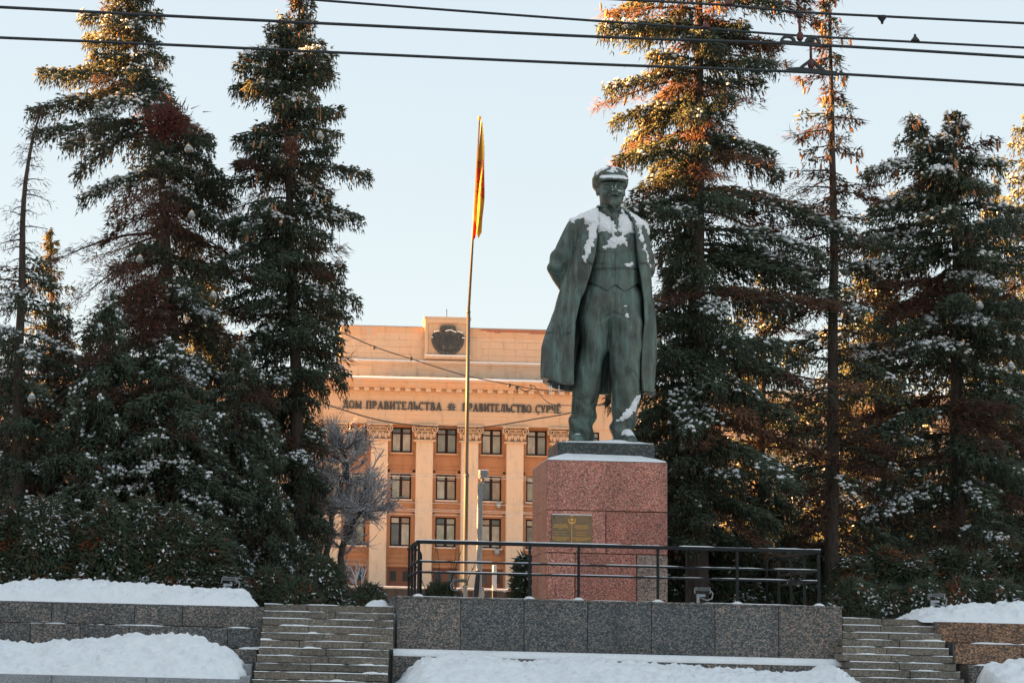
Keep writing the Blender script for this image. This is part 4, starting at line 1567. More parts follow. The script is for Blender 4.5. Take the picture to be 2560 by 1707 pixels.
T, N_ = .19, .10
GLYPH = {
    'Д': (.86, [((.2, .1), (.36, .95), N_), ((.66, .1), (.66, .95), T), ((.3, .95), (.8, .95), N_), ((.02, .1), (.86, .1), .12), ((.05, .1), (.05, -.16), N_), ((.82, .1), (.82, -.16), N_)]),
    'О': (.82, [(a, b_, .15) for a, b_ in arc(.41, .5, .33, .44, 0, 360, 16)]),
    'М': (1.0, [((.12, .05), (.12, .95), N_), ((.14, .95), (.5, .1), T), ((.5, .1), (.86, .95), N_), ((.86, .05), (.86, .95), T)] + sr(.12, .045) + sr(.86, .045)),
    'П': (.84, [((.16, .05), (.16, .95), T), ((.68, .05), (.68, .95), T), ((.02, .95), (.82, .95), N_)] + sr(.16, .045) + sr(.68, .045)),
    'Р': (.72, [((.17, .05), (.17, .95), T)] + sr(.17, .045) + [((.03, .95), (.4, .95), N_), ((.2, .46), (.4, .46), N_)] + [(a, b_, .16) for a, b_ in arc(.4, .705, .22, .245, 90, -90, 8)]),
    'А': (.86, [((.1, .05), (.43, .97), N_), ((.43, .97), (.74, .05), T), ((.24, .34), (.62, .34), N_)] + sr(.12, .045) + sr(.72, .045)),
    'В': (.76, [((.17, .05), (.17, .95), T), ((.03, .95), (.4, .95), N_), ((.2, .52), (.42, .52), N_), ((.03, .05), (.42, .05), N_)] + [(a, b_, .15) for a, b_ in arc(.4, .735, .18, .215, 90, -90, 8)] + [(a, b_, .16) for a, b_ in arc(.42, .285, .23, .235, 90, -90, 8)]),
    'И': (.86, [((.16, .05), (.16, .95), T), ((.70, .05), (.70, .95), T), ((.2, .12), (.66, .88), N_)] + sr(.16, .045) + sr(.70, .045) + sr(.16, .955) + sr(.70, .955)),
    'Т': (.78, [((.39, .05), (.39, .95), T), ((.03, .95), (.75, .95), N_), ((.05, .95), (.05, .74), .08), ((.73, .95), (.73, .74), .08)] + sr(.39, .045)),
    'Е': (.72, [((.17, .05), (.17, .95), T), ((.03, .95), (.64, .95), N_), ((.03, .05), (.66, .05), N_), ((.2, .5), (.5, .5), N_), ((.62, .95), (.62, .76), .08), ((.65, .05), (.65, .26), .08)]),
    'Л': (.82, [((.08, .08), (.2, .12), .14), ((.2, .1), (.34, .95), N_), ((.66, .05), (.66, .95), T), ((.28, .95), (.80, .95), N_)] + sr(.66, .045)),
    'Ь': (.72, [((.17, .05), (.17, .95), T), ((.03, .05), (.4, .05), N_), ((.2, .52), (.4, .52), N_)] + sr(.17, .955) + [(a, b_, .16) for a, b_ in arc(.4, .285, .22, .235, 90, -90, 8)]),
    'С': (.76, [(a, b_, .15) for a, b_ in arc(.41, .5, .33, .44, 45, 315, 14)] + [((.66, .98), (.66, .74), .08)]),
    'У': (.80, [((.1, .95), (.42, .3), T), ((.7, .95), (.36, .12), N_), ((.36, .12), (.16, .06), .13)] + sr(.12, .955) + sr(.68, .955)),
    'Ч': (.78, [((.14, .95), (.14, .6), T), ((.14, .6), (.3, .44), .15), ((.3, .44), (.62, .5), N_), ((.62, .05), (.62, .95), T)] + sr(.14, .955) + sr(.62, .955) + sr(.62, .045)),
}
GLYPH['Ç'] = (.76, GLYPH['С'][1] + [((.42, .04), (.46, -.12), .09), ((.46, -.12), (.34, -.2), .09)])
GLYPH['Ĕ'] = (.72, GLYPH['Е'][1] + [(a, b_, .07) for a, b_ in arc(.36, 1.24, .17, .12, 180, 360, 6)])
GM = {}
ins = bpy.data.objects.new('inscription', None)
ins.location = (BX, BY - .98, 21.3)
link(ins, bld)


def write(text, x0, x1, z, h):
    adv = [(.45 if c == ' ' else GLYPH[c][0]) + .11 for c in text]
    k = (x1 - x0) / sum(adv)
    x = x0
    for c, a in zip(text, adv):
        if c != ' ':
            if (c, k) not in GM:
                b = MB()
                for i, (p, q, w) in enumerate(GLYPH[c][1]):
                    b.stroke((p[0] * k, p[1] * h), (q[0] * k, q[1] * h), w * h, -.13 - .004 * i, 0)
                GM[(c, k)] = b.mesh('letter', M['bronze_dark'])
            obj('letter', GM[(c, k)], ins, (x, BY - .982, z))
        x += a * k


lz = at(1029, 944, BY - 1.1).z
px_ = lambda q: at(q, 935, BY - 1.1).x
write('ДОМ ПРАВИТЕЛЬСТВА', px_(787), px_(1016), lz, .72)
write('ПРАВИТЕЛЬСТВО ÇУРЧĔ', px_(1062), px_(1290), lz, .72)
b = MB()
sxx = px_(1037)
b.prism([(sxx + (.40 if j % 2 == 0 else .20) * math.cos(R(22.5 * j)), lz + .36 + (.40 if j % 2 == 0 else .20) * math.sin(R(22.5 * j))) for j in range(16)], BY - 1.11, BY - .98)
b.build('star', M['bronze_dark'], ins)
# wall lamps beside a column
for x, z in ((at(1145, 1161, BY).x, at(1145, 1161, BY).z), (at(1141, 1268, BY).x, at(1141, 1268, BY).z)):
    b = MB()
    b.lathe([(.1, .3), (.24, .22), (.28, 0), (.2, -.2), (.05, -.28)], (x, BY - .25, z), 10)
    b.box(x - .04, x + .04, BY - .2, BY, z - .04, z + .04)
    b.build('wall_lamp', M['sheet_metal'], bld)
bld.scale = (1, 1, 1)

# ------------------------------------------------------------------ things between podium and building
fen = thing('panel_fence', 'low dark grey panel fence with snow on its top rail in front of the building', 'fence', (-8, 70, 2.4))
fx0, fx1 = at(560, 1360, 70).x, at(1260, 1360, 70).x
nP = 12
ft = at(1000, 1351, 70).z
for i in range(nP):
    a, c = fx0 + (fx1 - fx0) * i / nP, fx0 + (fx1 - fx0) * (i + 1) / nP
    MB().cbox(a + .03, c - .03, 69.98, 70.03, 2.45, ft - .04, .01).build('panel', M['fence'], fen)
    MB().cbox(a - .03, a + .03, 69.95, 70.06, 2.3, ft - .01, .01).build('post', M['fence'], fen)
MB().cbox(fx0, fx1, 69.94, 70.08, ft - .04, ft, .01).build('top_rail', M['grey_metal'], fen)
MB().cbox(fx0, fx1, 69.95, 70.07, ft, ft + .05, .02).build('snow', M['snow'], fen)

p0, p1 = at(1068, 1370, 60), at(1102, 277, 60)
pole = thing('flagpole', 'tall slim steel flagpole standing left of the statue', 'flagpole', (p0.x, 60, 2.5))
zt = p1.z
b = MB()
b.tube([(p0.x, 60, 2.4), (p0.x, 60, 6.6), (p0.x, 60, 6.62)], [.072, .070, .070], 20)
b.tube([(p0.x, 60, 6.62), (p0.x + .01, 60, 11.6)], [.060, .054], 20)
b.tube([(p0.x + .01, 60, 11.6), (p1.x - .01, 60, zt)], [.043, .026], 20)
b.build('shaft', M['pole'], pole)
for z, r_ in ((6.62, .076), (11.6, .060)):
    MB().lathe([(r_, -.06), (r_ + .008, 0), (r_ - .012, .06)], (p0.x + .005, 60, z), 18).build('joint_collar', M['pole'], pole)
MB().lathe([(.02, 0), (.055, .03), (.065, .07), (.04, .12), (.005, .15)], (p1.x - .01, 60, zt), 12).build('finial', M['gold'], pole)

# flag: hangs in folds beside the top of the pole
flz1, flz0 = at(1105, 283, 60).z, at(1090, 545, 60).z
nz_, nu_ = 60, 25
V = []
for i in range(nz_):
    v_ = i / (nz_ - 1)
    z = flz1 + (flz0 - flz1) * v_
    wd = .06 + .20 * min(1, v_ * 2.2) ** .8
    xc_ = np.interp(v_, [0, .3, .7, 1], [p1.x + .045, p1.x + .045, p1.x + .01, p1.x - .055])
    for j in range(nu_):
        u_ = j / (nu_ - 1)
        x = xc_ + (u_ - .5) * wd + .012 * math.sin(v_ * 14 + u_ * 5)
        y = 60 - .17 - .10 * math.cos(u_ * math.pi * 3.2 + v_ * 1.4) * min(1, v_ * 3 + .1) - .05 * math.sin(u_ * 9 + v_ * 6)
        zz_ = z - (.10 * math.sin(u_ * 11) + .12 * (.5 - u_)) * max(0, v_ - .8) * 3
        V.append((x, y, zz_))
I = np.arange(nz_ * nu_).reshape(nz_, nu_)
F = np.stack([I[:-1, :-1], I[1:, :-1], I[1:, 1:], I[:-1, 1:]], -1)
flag = thing('flag', 'limp yellow flag with a red ornament hanging folded at the top of the flagpole', 'flag', (p1.x, 59.9, flz0))
red = np.zeros((nz_ - 1, nu_ - 1), bool)
for i in range(nz_ - 1):
    for j in range(nu_ - 1):
        v_, u_ = i / nz_, j / nu_
        if v_ > .89 and u_ < .34:
            red[i, j] = True
        if .84 < v_ < .89 and u_ < .12 + (v_ - .84) * 3:
            red[i, j] = True
cm = np_mesh('cloth', V, F[~red].reshape(-1, 4), M['flag'], smooth=True)
obj('cloth', cm, flag)
obj('red_band', np_mesh('red_band', V, F[red].reshape(-1, 4), M['flag_red'], smooth=True), flag)
Va = np.array(V).reshape(nz_, nu_, 3)


def on_flag(u_, v_):
    i, j = v_ * (nz_ - 1), u_ * (nu_ - 1)
    i0, j0 = int(min(i, nz_ - 2)), int(min(j, nu_ - 2))
    a, c = i - i0, j - j0
    return Va[i0, j0] * (1 - a) * (1 - c) + Va[i0 + 1, j0] * a * (1 - c) + Va[i0, j0 + 1] * (1 - a) * c + Va[i0 + 1, j0 + 1] * a * c


def fstroke(b, p, q, w):
    """ribbon on the cloth from p to q in (u, v)"""
    n = 5
    du, dv = (q[0] - p[0]) * .2, (q[1] - p[1]) * 3.4
    L = math.hypot(du, dv)
    ox, oz = -dv / L * w / .2, du / L * w / 3.4
    vs_, fs_ = [], []
    for k in range(n + 1):
        t_ = k / n
        for s in (-1, 1):
            P = on_flag(min(.99, max(.01, p[0] + (q[0] - p[0]) * t_ + s * ox / 2)), p[1] + (q[1] - p[1]) * t_ + s * oz / 2)
            vs_.append((P[0], P[1] - .012, P[2]))
    for k in range(n):
        fs_.append((2 * k, 2 * k + 1, 2 * k + 3, 2 * k + 2))
    b.add(vs_, fs_)


b = MB()
for p, q in (((.45, .37), (.62, .335)), ((.62, .335), (.72, .355)), ((.72, .355), (.92, .33)), ((.92, .33), (.78, .37)), ((.78, .37), (.95, .385)), ((.55, .36), (.6, .40)),
             ((.1, .34), (.35, .35)), ((.1, .35), (.1, .39)), ((.15, .40), (.08, .50)), ((.25, .40), (.15, .52)), ((.05, .52), (.25, .53)), ((.05, .56), (.3, .565)), ((.05, .60), (.3, .61)),
             ((.5, .42), (.95, .43)), ((.5, .42), (.48, .48)), ((.95, .43), (.9, .485)), ((.9, .485), (.65, .475)), ((.65, .475), (.72, .45)),
             ((.5, .50), (.95, .51)), ((.5, .50), (.48, .55)), ((.48, .55), (.85, .56)), ((.9, .51), (.85, .58)),
             ((.4, .58), (.9, .60)), ((.4, .58), (.5, .645)), ((.5, .645), (.85, .65)), ((.85, .65), (.9, .60)), ((.3, .62), (.45, .64))):
    fstroke(b, p, q, .052)
tag(b.build('ornament', M['flag_red'], flag), kind='stuff')

# lamp post with a box lamp, bollard, black stake
p = at(1109, 1088, 58)
q = at(1100, 1370, 58)
lp = thing('lamp_post', 'grey square post with a small snow topped box lamp right of the flagpole', 'lamp post', (q.x, 58, 2.5))
MB().cbox(q.x - .075, q.x + .075, 57.93, 58.07, 2.3, p.z - .26, .01).build('post', M['grey_metal'], lp)
MB().cbox(p.x - .12, p.x + .15, 57.8, 58.15, p.z - .14, p.z + .07, .03).build('lamp_box', M['sheet_metal'], lp)
MB().cbox(p.x - .12, p.x + .15, 57.8, 58.15, p.z + .07, p.z + .11, .02).build('snow', M['snow'], lp)
MB().cbox(p.x - .05, p.x + .05, 57.95, 58.05, p.z - .27, p.z - .14, .01).build('neck', M['grey_metal'], lp)
b = MB().cbox(q.x - .02, q.x + .14, 57.85, 57.92, 2.75, 3.25, .01)
b.build('junction_box', M['grey_metal'], lp)
p = at(1136, 1297, 56)
bo = thing('bollard', 'white and black marker post behind the railing', 'marker post', (p.x, 56, 2.4))
MB().cbox(p.x - .06, p.x + .06, 55.94, 56.06, 3.1, p.z, .02).build('white_top', M['white_paint'], bo)
MB().cbox(p.x - .058, p.x + .058, 55.942, 56.058, 2.3, 3.1, .01).build('black_base', M['fence'], bo)
p = at(1099, 1310, 55)
tag(MB().tube([(p.x - .12, 55, 2.3), (p.x, 55, p.z)], [.10, .06], 8).build('dark_stake', M['fence']), 'leaning black post in front of the grey lamp post', 'post')
p = at(1205, 1310, 48)
tag(MB().cbox(p.x - .05, p.x + .05, 47.95, 48.05, 2.2, p.z, .01).build('dark_post', M['fence']), 'short black post beside the small thuja left of the pedestal', 'post')


# ------------------------------------------------------------------ cables
def cable(name, label, pts, r, cat='cable', group=None, sub=8, mat='wire'):
    """pts [(x,y,Y)] photo positions; smooth through them"""
    P = [np.array(at(*p)) for p in pts]
    out = []
    for i in range(len(P) - 1):
        a = P[max(i - 1, 0)]
        b_, c = P[i], P[i + 1]
        d_ = P[min(i + 2, len(P) - 1)]
        for k in range(sub):
            t_ = k / sub
            out.append(.5 * ((2 * b_) + (-a + c) * t_ + (2 * a - 5 * b_ + 4 * c - d_) * t_ * t_ + (-a + 3 * b_ - 3 * c + d_) * t_ ** 3))
    out.append(P[-1])
    return tag(MB().tube([Vector(p) for p in out], r, 6).build(name, M[mat]), label, cat, group)


wg = 'trolleybus wires over the street'
cable('contact_wire', 'upper thick trolleybus contact wire crossing the whole sky', [(-140, 12, 12.9), (0, 17, 12.95), (385, 37, 13.0), (900, 62, 13.1), (1370, 85, 13.2), (1840, 102, 13.3), (2352, 132, 13.4), (2480, 140, 13.4)], .0105, 'wire', wg)
cable('contact_wire', 'lowest trolleybus contact wire crossing the sky from edge to edge', [(-140, 81, 13.5), (0, 87, 13.5), (400, 104, 13.6), (900, 127, 13.7), (1370, 148, 13.8), (1862, 167, 13.9), (2352, 196, 14.0), (2480, 204, 14.0)], .0105, 'wire', wg)
cable('messenger_wire', 'thin support wire entering at the top edge left of the middle', [(560, -14, 13.6), (720, 0, 13.6), (1060, 26, 13.7), (1390, 50, 13.8), (1620, 66, 13.8), (1862, 84, 13.9), (2352, 110, 14.0), (2480, 117, 14.0)], .009, 'wire', wg)
cable('messenger_wire', 'thin topmost support wire in the upper right corner', [(1260, -10, 13.1), (1415, -1, 13.2), (1660, 12, 13.25), (1837, 28, 13.3), (2025, 38, 13.3), (2352, 54, 13.4), (2480, 60, 13.4)], .009, 'wire', wg)


def hanger(label, top, bot, Y, kind):
    a, c = at(*top, Y), at(*bot, Y)
    h = thing('wire_hanger', label, 'wire hanger', (c.x, Y, c.z), 'insulated hangers of the trolleybus wires')
    L = a.z - c.z
    x0_, x1_ = c.x, a.x
    fxz = lambda t_: (c.x + (a.x - c.x) * t_, Y, c.z + L * t_)
    MB().tube([fxz(.32), fxz(.80)], .010, 8).build('rod', M['insul'], h)
    b = MB()
    for t0, t1, r0, r1 in ((.80, .86, .016, .03), (.86, .92, .03, .026), (.92, 1.03, .014, .010)):
        b.tube([fxz(t0), fxz(t1)], [r0, r1], 10)
    b.build('upper_insulator', M['wire'], h)
    MB().tube([fxz(.10), fxz(.16), fxz(.30), fxz(.36)], [.015, .024, .022, .012], 10).build('lower_insulator', M['insul'], h)
    b = MB()
    if kind == 0:
        b.prism([(c.x - .145, c.z - .005), (c.x + .145, c.z - .02), (c.x + .135, c.z + .006), (c.x - .135, c.z + .02)], Y - .012, Y + .012)
        for s in (-1, 1):
            for i, (p_, q_) in enumerate(arc(c.x + s * .085, c.z + .010, .045, .040, 0, 180, 8)):
                b.stroke(p_, q_, .02, Y - .011 - .0004 * i, Y + .011)
        b.tube([fxz(0), fxz(.12)], .012, 8)
    else:
        b.prism([(c.x - .20, c.z), (c.x + .20, c.z - .025), (c.x + .18, c.z + .004), (c.x + .05, c.z + .018), (c.x - .08, c.z + .030), (c.x - .16, c.z + .022)], Y - .012, Y + .012)
        b.stroke((c.x - .07, c.z + .03), (c.x, c.z + .085), .022, Y - .014, Y + .014)
        b.stroke((c.x + .09, c.z + .01), (c.x, c.z + .085), .022, Y - .0145, Y + .0145)
    b.build('clamp', M['wire'], h)


hanger('upper hanger between the topmost wire and the upper contact wire', (1836, 27), (1838, 101), 13.3, 0)
hanger('lower hanger with a rusty rod ending in a long clamp on the lowest wire', (1862, 84), (1863, 165), 13.9, 1)
for lab, px, py, Y, f in (('small cone clamp hanging on the topmost wire', 2026, 38, 13.3, -1), ('small cone clamp standing on the second wire at the right', 2102, 96, 13.95, 1),
                          ('rusty clamp on the topmost wire in front of the sunlit spruce', 1675, 13, 13.25, 1), ('rusty clamp on the second wire in front of the sunlit spruce', 1621, 66, 13.8, 1)):
    p = at(px, py, Y)
    b = MB()
    b.lathe([(.034, 0), (.03, .012 * f), (.012, .035 * f), (.007, .055 * f)] if f > 0 else [(.007, -.055), (.012, -.035), (.03, -.012), (.034, 0)], (p.x, Y, p.z), 10)
    tag(b.build('wire_clamp', M['insul'] if 'rusty' in lab else M['wire']), lab, 'wire clamp', 'clamps on the wires')

cb_ = thing('festoon_cable', 'black sagging cable with small lamps in front of the attic, dropping towards the statue', 'cable', tuple(at(1000, 830, 80)))
o = cable('cord', None, [(690, 722, 78), (760, 752, 78), (857, 795, 79), (944, 824, 80), (1060, 860, 81), (1160, 881, 82), (1188, 886, 82), (1250, 896, 82), (1390, 902, 83)], .024, None)
o.location = o.location - cb_.location
o.parent = cb_
for x, y in ((859, 797), (944, 823), (1170, 884), (1187, 891)):
    p = at(x, y, 80.5 if x < 1000 else 82)
    o = MB().lathe([(.05, .06), (.07, 0), (.07, -.05), (.03, -.10)], tuple(p), 8).build('lamp', M['wire'], cb_)
o = cable('drop_cord', None, [(1188, 886, 82), (1205, 898, 82), (1222, 892, 82), (1216, 885, 82), (1228, 888, 82), (1248, 915, 82), (1268, 928, 82), (1310, 931, 82), (1390, 931, 83)], .02, None)
o.location = o.location - cb_.location
o.parent = cb_
cable('cable', 'black cable sagging below the lettering in front of the column capitals', [(740, 922, 80), (760, 932, 80), (860, 962, 80), (950, 976, 80), (1080, 982, 81), (1140, 977, 81), (1230, 962, 82), (1310, 948, 82), (1390, 925, 83)], .030)
tw = 'thin wires crossing the columns'
for i, (y0_, y1_) in enumerate(((1087, 1100), (1093, 1105), (1153, 1165), (1168, 1180), (1172, 1183), (1180, 1190))):
    cable('thin_wire', 'thin pale wire crossing low in front of the columns', [(700, y0_ - 3, 120), (870, y0_ - 1, 120), (1050, y0_ + 3, 120), (1225, y1_ - 3, 120), (1420, y1_ + 4, 120)], .018, 'wire', tw, mat='grey_metal')

# ------------------------------------------------------------------ trees
def copy_tree(src, label, p, rotz, sc, group):
    c = src.copy()
    COL.objects.link(c)
    c.location = p
    c.rotation_euler = (0, 0, rotz)
    c.scale = sc
    c['label'] = label
    if group:
        c['group'] = group
    elif 'group' in c:
        del c['group']
    for ch in src.children:
        d = ch.copy()
        COL.objects.link(d)
        d.parent = c
    return c


def shoots_mesh(P, D, L, Rd, rng):
    """three-sided tapering shoots: P base (n,3), D unit direction, L length, Rd base radius -> V, F"""
    n = len(P)
    a = np.cross(D, np.array([.31, .57, .76]))
    a /= np.linalg.norm(a, axis=1, keepdims=True) + 1e-9
    b = np.cross(D, a)
    ph = rng.uniform(0, 6.28, n)
    V = np.empty((n, 4, 3), np.float32)
    base = P + D * (L * .12)[:, None]
    for k in range(3):
        an = ph + k * 2.0944
        V[:, k] = base + (a * np.cos(an)[:, None] + b * np.sin(an)[:, None]) * Rd[:, None]
    V[:, 3] = P + D * L[:, None]
    i = np.arange(n)[:, None] * 4
    F = np.concatenate([i + np.array([[0, 1, 3]]), i + np.array([[1, 2, 3]]), i + np.array([[2, 0, 3]])], 1).reshape(-1, 3)
    return V.reshape(-1, 3), F


def spindles(P, D, L, Rd, rng, flat=1.0):
    n = len(P)
    a = np.cross(D, np.array([0, 0, 1.]))
    a /= np.linalg.norm(a, axis=1, keepdims=True) + 1e-6
    b = np.cross(a, D)
    ph = rng.uniform(0, 6.28, n)
    V = np.empty((n, 6, 3), np.float32)
    mid = P + D * (L * .45)[:, None]
    V[:, 0] = P
    for k in range(4):
        an = ph + k * 1.5708
        V[:, 1 + k] = mid + a * (np.cos(an) * Rd)[:, None] + b * (np.sin(an) * Rd * flat)[:, None] + rng.uniform(-.25, .25, (n, 3)) * Rd[:, None]
    V[:, 5] = P + D * L[:, None]
    i = np.arange(n)[:, None] * 6
    F = np.concatenate([i + np.array([q]) for q in ((0, 2, 1), (0, 3, 2), (0, 4, 3), (0, 1, 4), (5, 1, 2), (5, 2, 3), (5, 3, 4), (5, 4, 1))], 1).reshape(-1, 3)
    return V.reshape(-1, 3), F


def unit(v):
    return v / (np.linalg.norm(v, axis=-1, keepdims=True) + 1e-9)


GREENS = np.array([(.058, .086, .058), (.074, .106, .070), (.092, .122, .078), (.112, .130, .078), (.074, .100, .074)])
BROWNS = np.array([(.090, .045, .026), (.125, .055, .030), (.075, .044, .030)])
cone_me = MB().lathe([(.006, -.075), (.017, -.06), (.023, -.02), (.022, .025), (.013, .06), (.004, .075)], (0, 0, 0), 6).mesh('cone', M['cone'])
TRI = [0]


def tube_arrays(segP, segR, n=4):
    """many tubes: segP (m,k,3), segR (m,k) -> V,F"""
    m_, k = segR.shape
    T_ = np.gradient(segP, axis=1)
    T_ = unit(T_)
    up = np.where(np.abs(T_[..., 2:3]) > .9, np.array([1., 0, 0]), np.array([0, 0, 1.]))
    a = unit(np.cross(T_, up))
    b = np.cross(a, T_)
    V = np.stack([segP + (a * math.cos(2 * math.pi * j / n) + b * math.sin(2 * math.pi * j / n)) * segR[..., None] for j in range(n)], 2)
    I = np.arange(m_ * k * n).reshape(m_, k, n)
    F = np.stack([I[:, :-1, :], np.roll(I, -1, 2)[:, :-1, :], np.roll(I, -1, 2)[:, 1:, :], I[:, 1:, :]], -1).reshape(-1, 4)
    return V.reshape(-1, 3), F


def spruce(label, Y, trunk, rows, seed, per_m=9.5, brown=((-99, 99, .08),), snow=.35, cones=None, trunk_r=.2, droop=.55, dens=1.0, thin=0.0, hang=1.0, gap=.1,
           tint=(1, 1, 1), bare_above=None, group='spruces around the monument', fine=1.0, name='spruce_tree', zlow=None, yflat=1.0, sx_=.13, nkk=6, bmul=1.0, gaps=()):
    rng = np.random.default_rng(seed)
    tr = [at(x, y, Y) for x, y in trunk]
    tz = np.array([p.z for p in tr])[::-1]
    tx = np.array([p.x for p in tr])[::-1]
    base = 2.35
    if tz[0] > base:
        tz = np.concatenate([[base], tz])
        tx = np.concatenate([[tx[0]], tx])
    top = tz[-1]
    t = thing(name, label, 'tree', (float(tx[0]), Y, base), group)
    # trunk
    zz = np.linspace(base - .1, top, 26)
    wob = .05 * np.sin(zz * 1.3 + seed)
    rad = trunk_r * np.clip((top - zz) / (top - base), 0, 1) ** .8 + .015
    MB().tube([(np.interp(z, tz, tx) + w_ * .5, Y + w_, z) for z, w_ in zip(zz, wob)], list(rad), 10).build('trunk', M['bark'], t)
    # crown extents
    rz, rl, rr_ = [], [], []
    for y, l, r in rows:
        p, q = at(l, y, Y), at(r, y, Y)
        rz.append(p.z)
        c = np.interp(p.z, tz, tx)
        rl.append(max(.08, c - p.x))
        rr_.append(max(.08, q.x - c))
    o = np.argsort(rz)
    rz, rl, rr_ = np.array(rz)[o], np.array(rl)[o], np.array(rr_)[o]
    zl = rz[0] if zlow is None else zlow
    nb = int((top - zl) * per_m)
    SP, SD, SL_, SR, SC = [], [], [], [], []
    TP, TR_ = [], []
    WP, WD, WL, WR = [], [], [], []
    CP = []
    GA = 2.39996
    for i in range(nb):
        za = zl + (top - zl) * ((i + rng.uniform(0, 1)) / nb) ** 1.0
        az = i * GA + rng.uniform(-.5, .5)
        pg = gap
        for z0, z1, pv in gaps:
            if z0 <= za <= z1:
                pg = pv
        if rng.uniform() < pg:
            continue
        cx_ = np.interp(za, tz, tx)
        ca_, sa_ = math.cos(az), math.sin(az)
        RL_, RRr = np.interp(za, rz, rl), np.interp(za, rz, rr_)
        Rm = (RL_ + RRr) / 2
        Rr = Rm + (RRr - RL_) / 2 * ca_
        Rr = Rr * (1 - (1 - yflat) * abs(sa_))
        L = Rr * rng.uniform(.72, 1.12) if rng.uniform() < .8 else Rr * rng.uniform(.4, .8)
        lobe = .66 + .92 * float(fbm(np.array([ca_ * 1.3 + seed * 3.7]), np.array([sa_ * 1.3]), np.array([za * .75]), 2)[0])
        L = max(L * (lobe if L > .5 else 1), .12)
        frac = (top - za) / (top - zl)
        upk = np.interp(frac, [0, .08, .25, 1], [.55, .34, .16, .05])
        drk = droop * np.interp(frac, [0, .15, 1], [.15, .7, 1.1]) * rng.uniform(.45, 1.6)
        tip = .35 * drk * rng.uniform(.4, 1.3)
        h = np.array([ca_, sa_, 0.])
        q = np.array([-sa_, ca_, 0.])
        bend = rng.uniform(-.25, .25)
        z_shift = 0 if L < .5 else drk * L * .35
        B = lambda s: (np.array([cx_, Y, za + z_shift]) + h * (s * L)[:, None] + q * (bend * L * s * s)[:, None] +
                       np.array([0, 0, 1.]) * (L * (upk * s - drk * s ** 2 + tip * s ** 4))[:, None])
        s_ = np.linspace(0, 1, 7)
        TP.append(B(s_))
        TR_.append(np.linspace(.012 + .012 * L, .006, 7))
        pb = .08
        for z0, z1, pv in brown:
            if z0 <= za <= z1:
                pb = pv
        isb = rng.uniform() < pb
        bare = bare_above is not None and za > bare_above
        ns = max(3, int(L / sx_))
        ts = np.linspace(.10, 1, ns) + rng.uniform(-.02, .02, ns)
        ts = np.repeat(np.clip(ts, .05, 1), 2)
        side = np.tile([1., -1.], ns)
        angs = R(1) * rng.uniform(30, 68, 2 * ns)
        d2 = h * np.cos(angs)[:, None] + q * (np.sin(angs) * side)[:, None]
        l2 = np.minimum(.95, L * .40 * (1.04 - ts) ** .75 * np.minimum(1, ts * 3) + .14) * rng.uniform(.6, 1.25, 2 * ns)
        nk = nkk
        u_ = (np.arange(nk) + .5) / nk
        Bp = B(ts)
        Q = Bp[:, None, :] + d2[:, None, :] * (l2[:, None] * u_[None, :])[..., None]
        Q[..., 2] -= (.28 + .3 * rng.uniform(0, 1, 2 * ns))[:, None] * l2[:, None] * u_[None, :] ** 2
        Q = Q.reshape(-1, 3) + rng.normal(0, 1, (len(Q) * nk, 3)) * np.array([.03, .03, .055])
        fwd = np.repeat(d2, nk, 0) * .8 + h * .4
        n_ = len(Q)
        if bare or isb:
            # dead: thin bare twigs hanging off the branch
            k = rng.uniform(0, 1, n_) < (.5 if bare else .8)
            Qs, f_ = Q[k], fwd[k]
            D = unit(f_ * .8 + rng.normal(0, .55, Qs.shape) + np.array([0, 0, -.45 if not bare else -.7]))
            SP.append(Qs)
            SD.append(D)
            SL_.append(rng.uniform(.12, .36, len(Qs)) * (1 if not bare else .8))
            SR.append(rng.uniform(.007, .014, len(Qs)) * (1 if not bare else .75))
            SC.append((BROWNS if not bare else BROWNS * .55)[rng.integers(0, 3, len(Qs))] * bmul * rng.uniform(.7, 1.3, (len(Qs), 1)))
            if isb and not bare and rng.uniform() < .5:
                # some still carry rusty needles
                D = unit(f_ + rng.normal(0, .5, Qs.shape) + np.array([0, 0, -.6]))
                SP.append(Qs)
                SD.append(D)
                SL_.append(rng.uniform(.12, .22, len(Qs)))
                SR.append(rng.uniform(.018, .028, len(Qs)))
                SC.append(BROWNS[rng.integers(0, 3, len(Qs))] * rng.uniform(.5, 1.0, (len(Qs), 1)))
        else:
            k = rng.uniform(0, 1, n_) < (1 - thin) * dens
            Qs, f_ = Q[k], fwd[k]
            D = unit(f_ * .9 + rng.normal(0, .34, Qs.shape) + np.array([0, 0, -.2]))
            # needles along the bough axis itself keep it continuous
            lk = np.repeat(l2 / nk, nk)[k]
            SP.append(Qs - unit(f_) * (lk * .5)[:, None])
            SD.append(unit(f_ + rng.normal(0, .10, Qs.shape) + np.array([0, 0, -.30])))
            SL_.append(np.maximum(lk * 2.0, .10))
            SR.append(rng.uniform(.018, .030, len(Qs)) * fine)
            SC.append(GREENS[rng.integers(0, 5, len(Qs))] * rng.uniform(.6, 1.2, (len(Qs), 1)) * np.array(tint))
            SP.append(Qs)
            SD.append(D)
            SL_.append(rng.uniform(.08, .16, len(Qs)) * fine)
            SR.append(rng.uniform(.015, .025, len(Qs)) * fine)
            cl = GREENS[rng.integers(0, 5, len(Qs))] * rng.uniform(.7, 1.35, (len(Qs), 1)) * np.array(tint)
            inner = np.repeat(ts, nk)[k]
            br_ = rng.uniform(0, 1, len(Qs)) < .10 + .35 * np.clip(.4 - inner, 0, 1)  # more dark brown towards the trunk, shading the crown's inside by colour
            cl[br_] = BROWNS[rng.integers(0, 3, br_.sum())] * .7
            SC.append(cl)
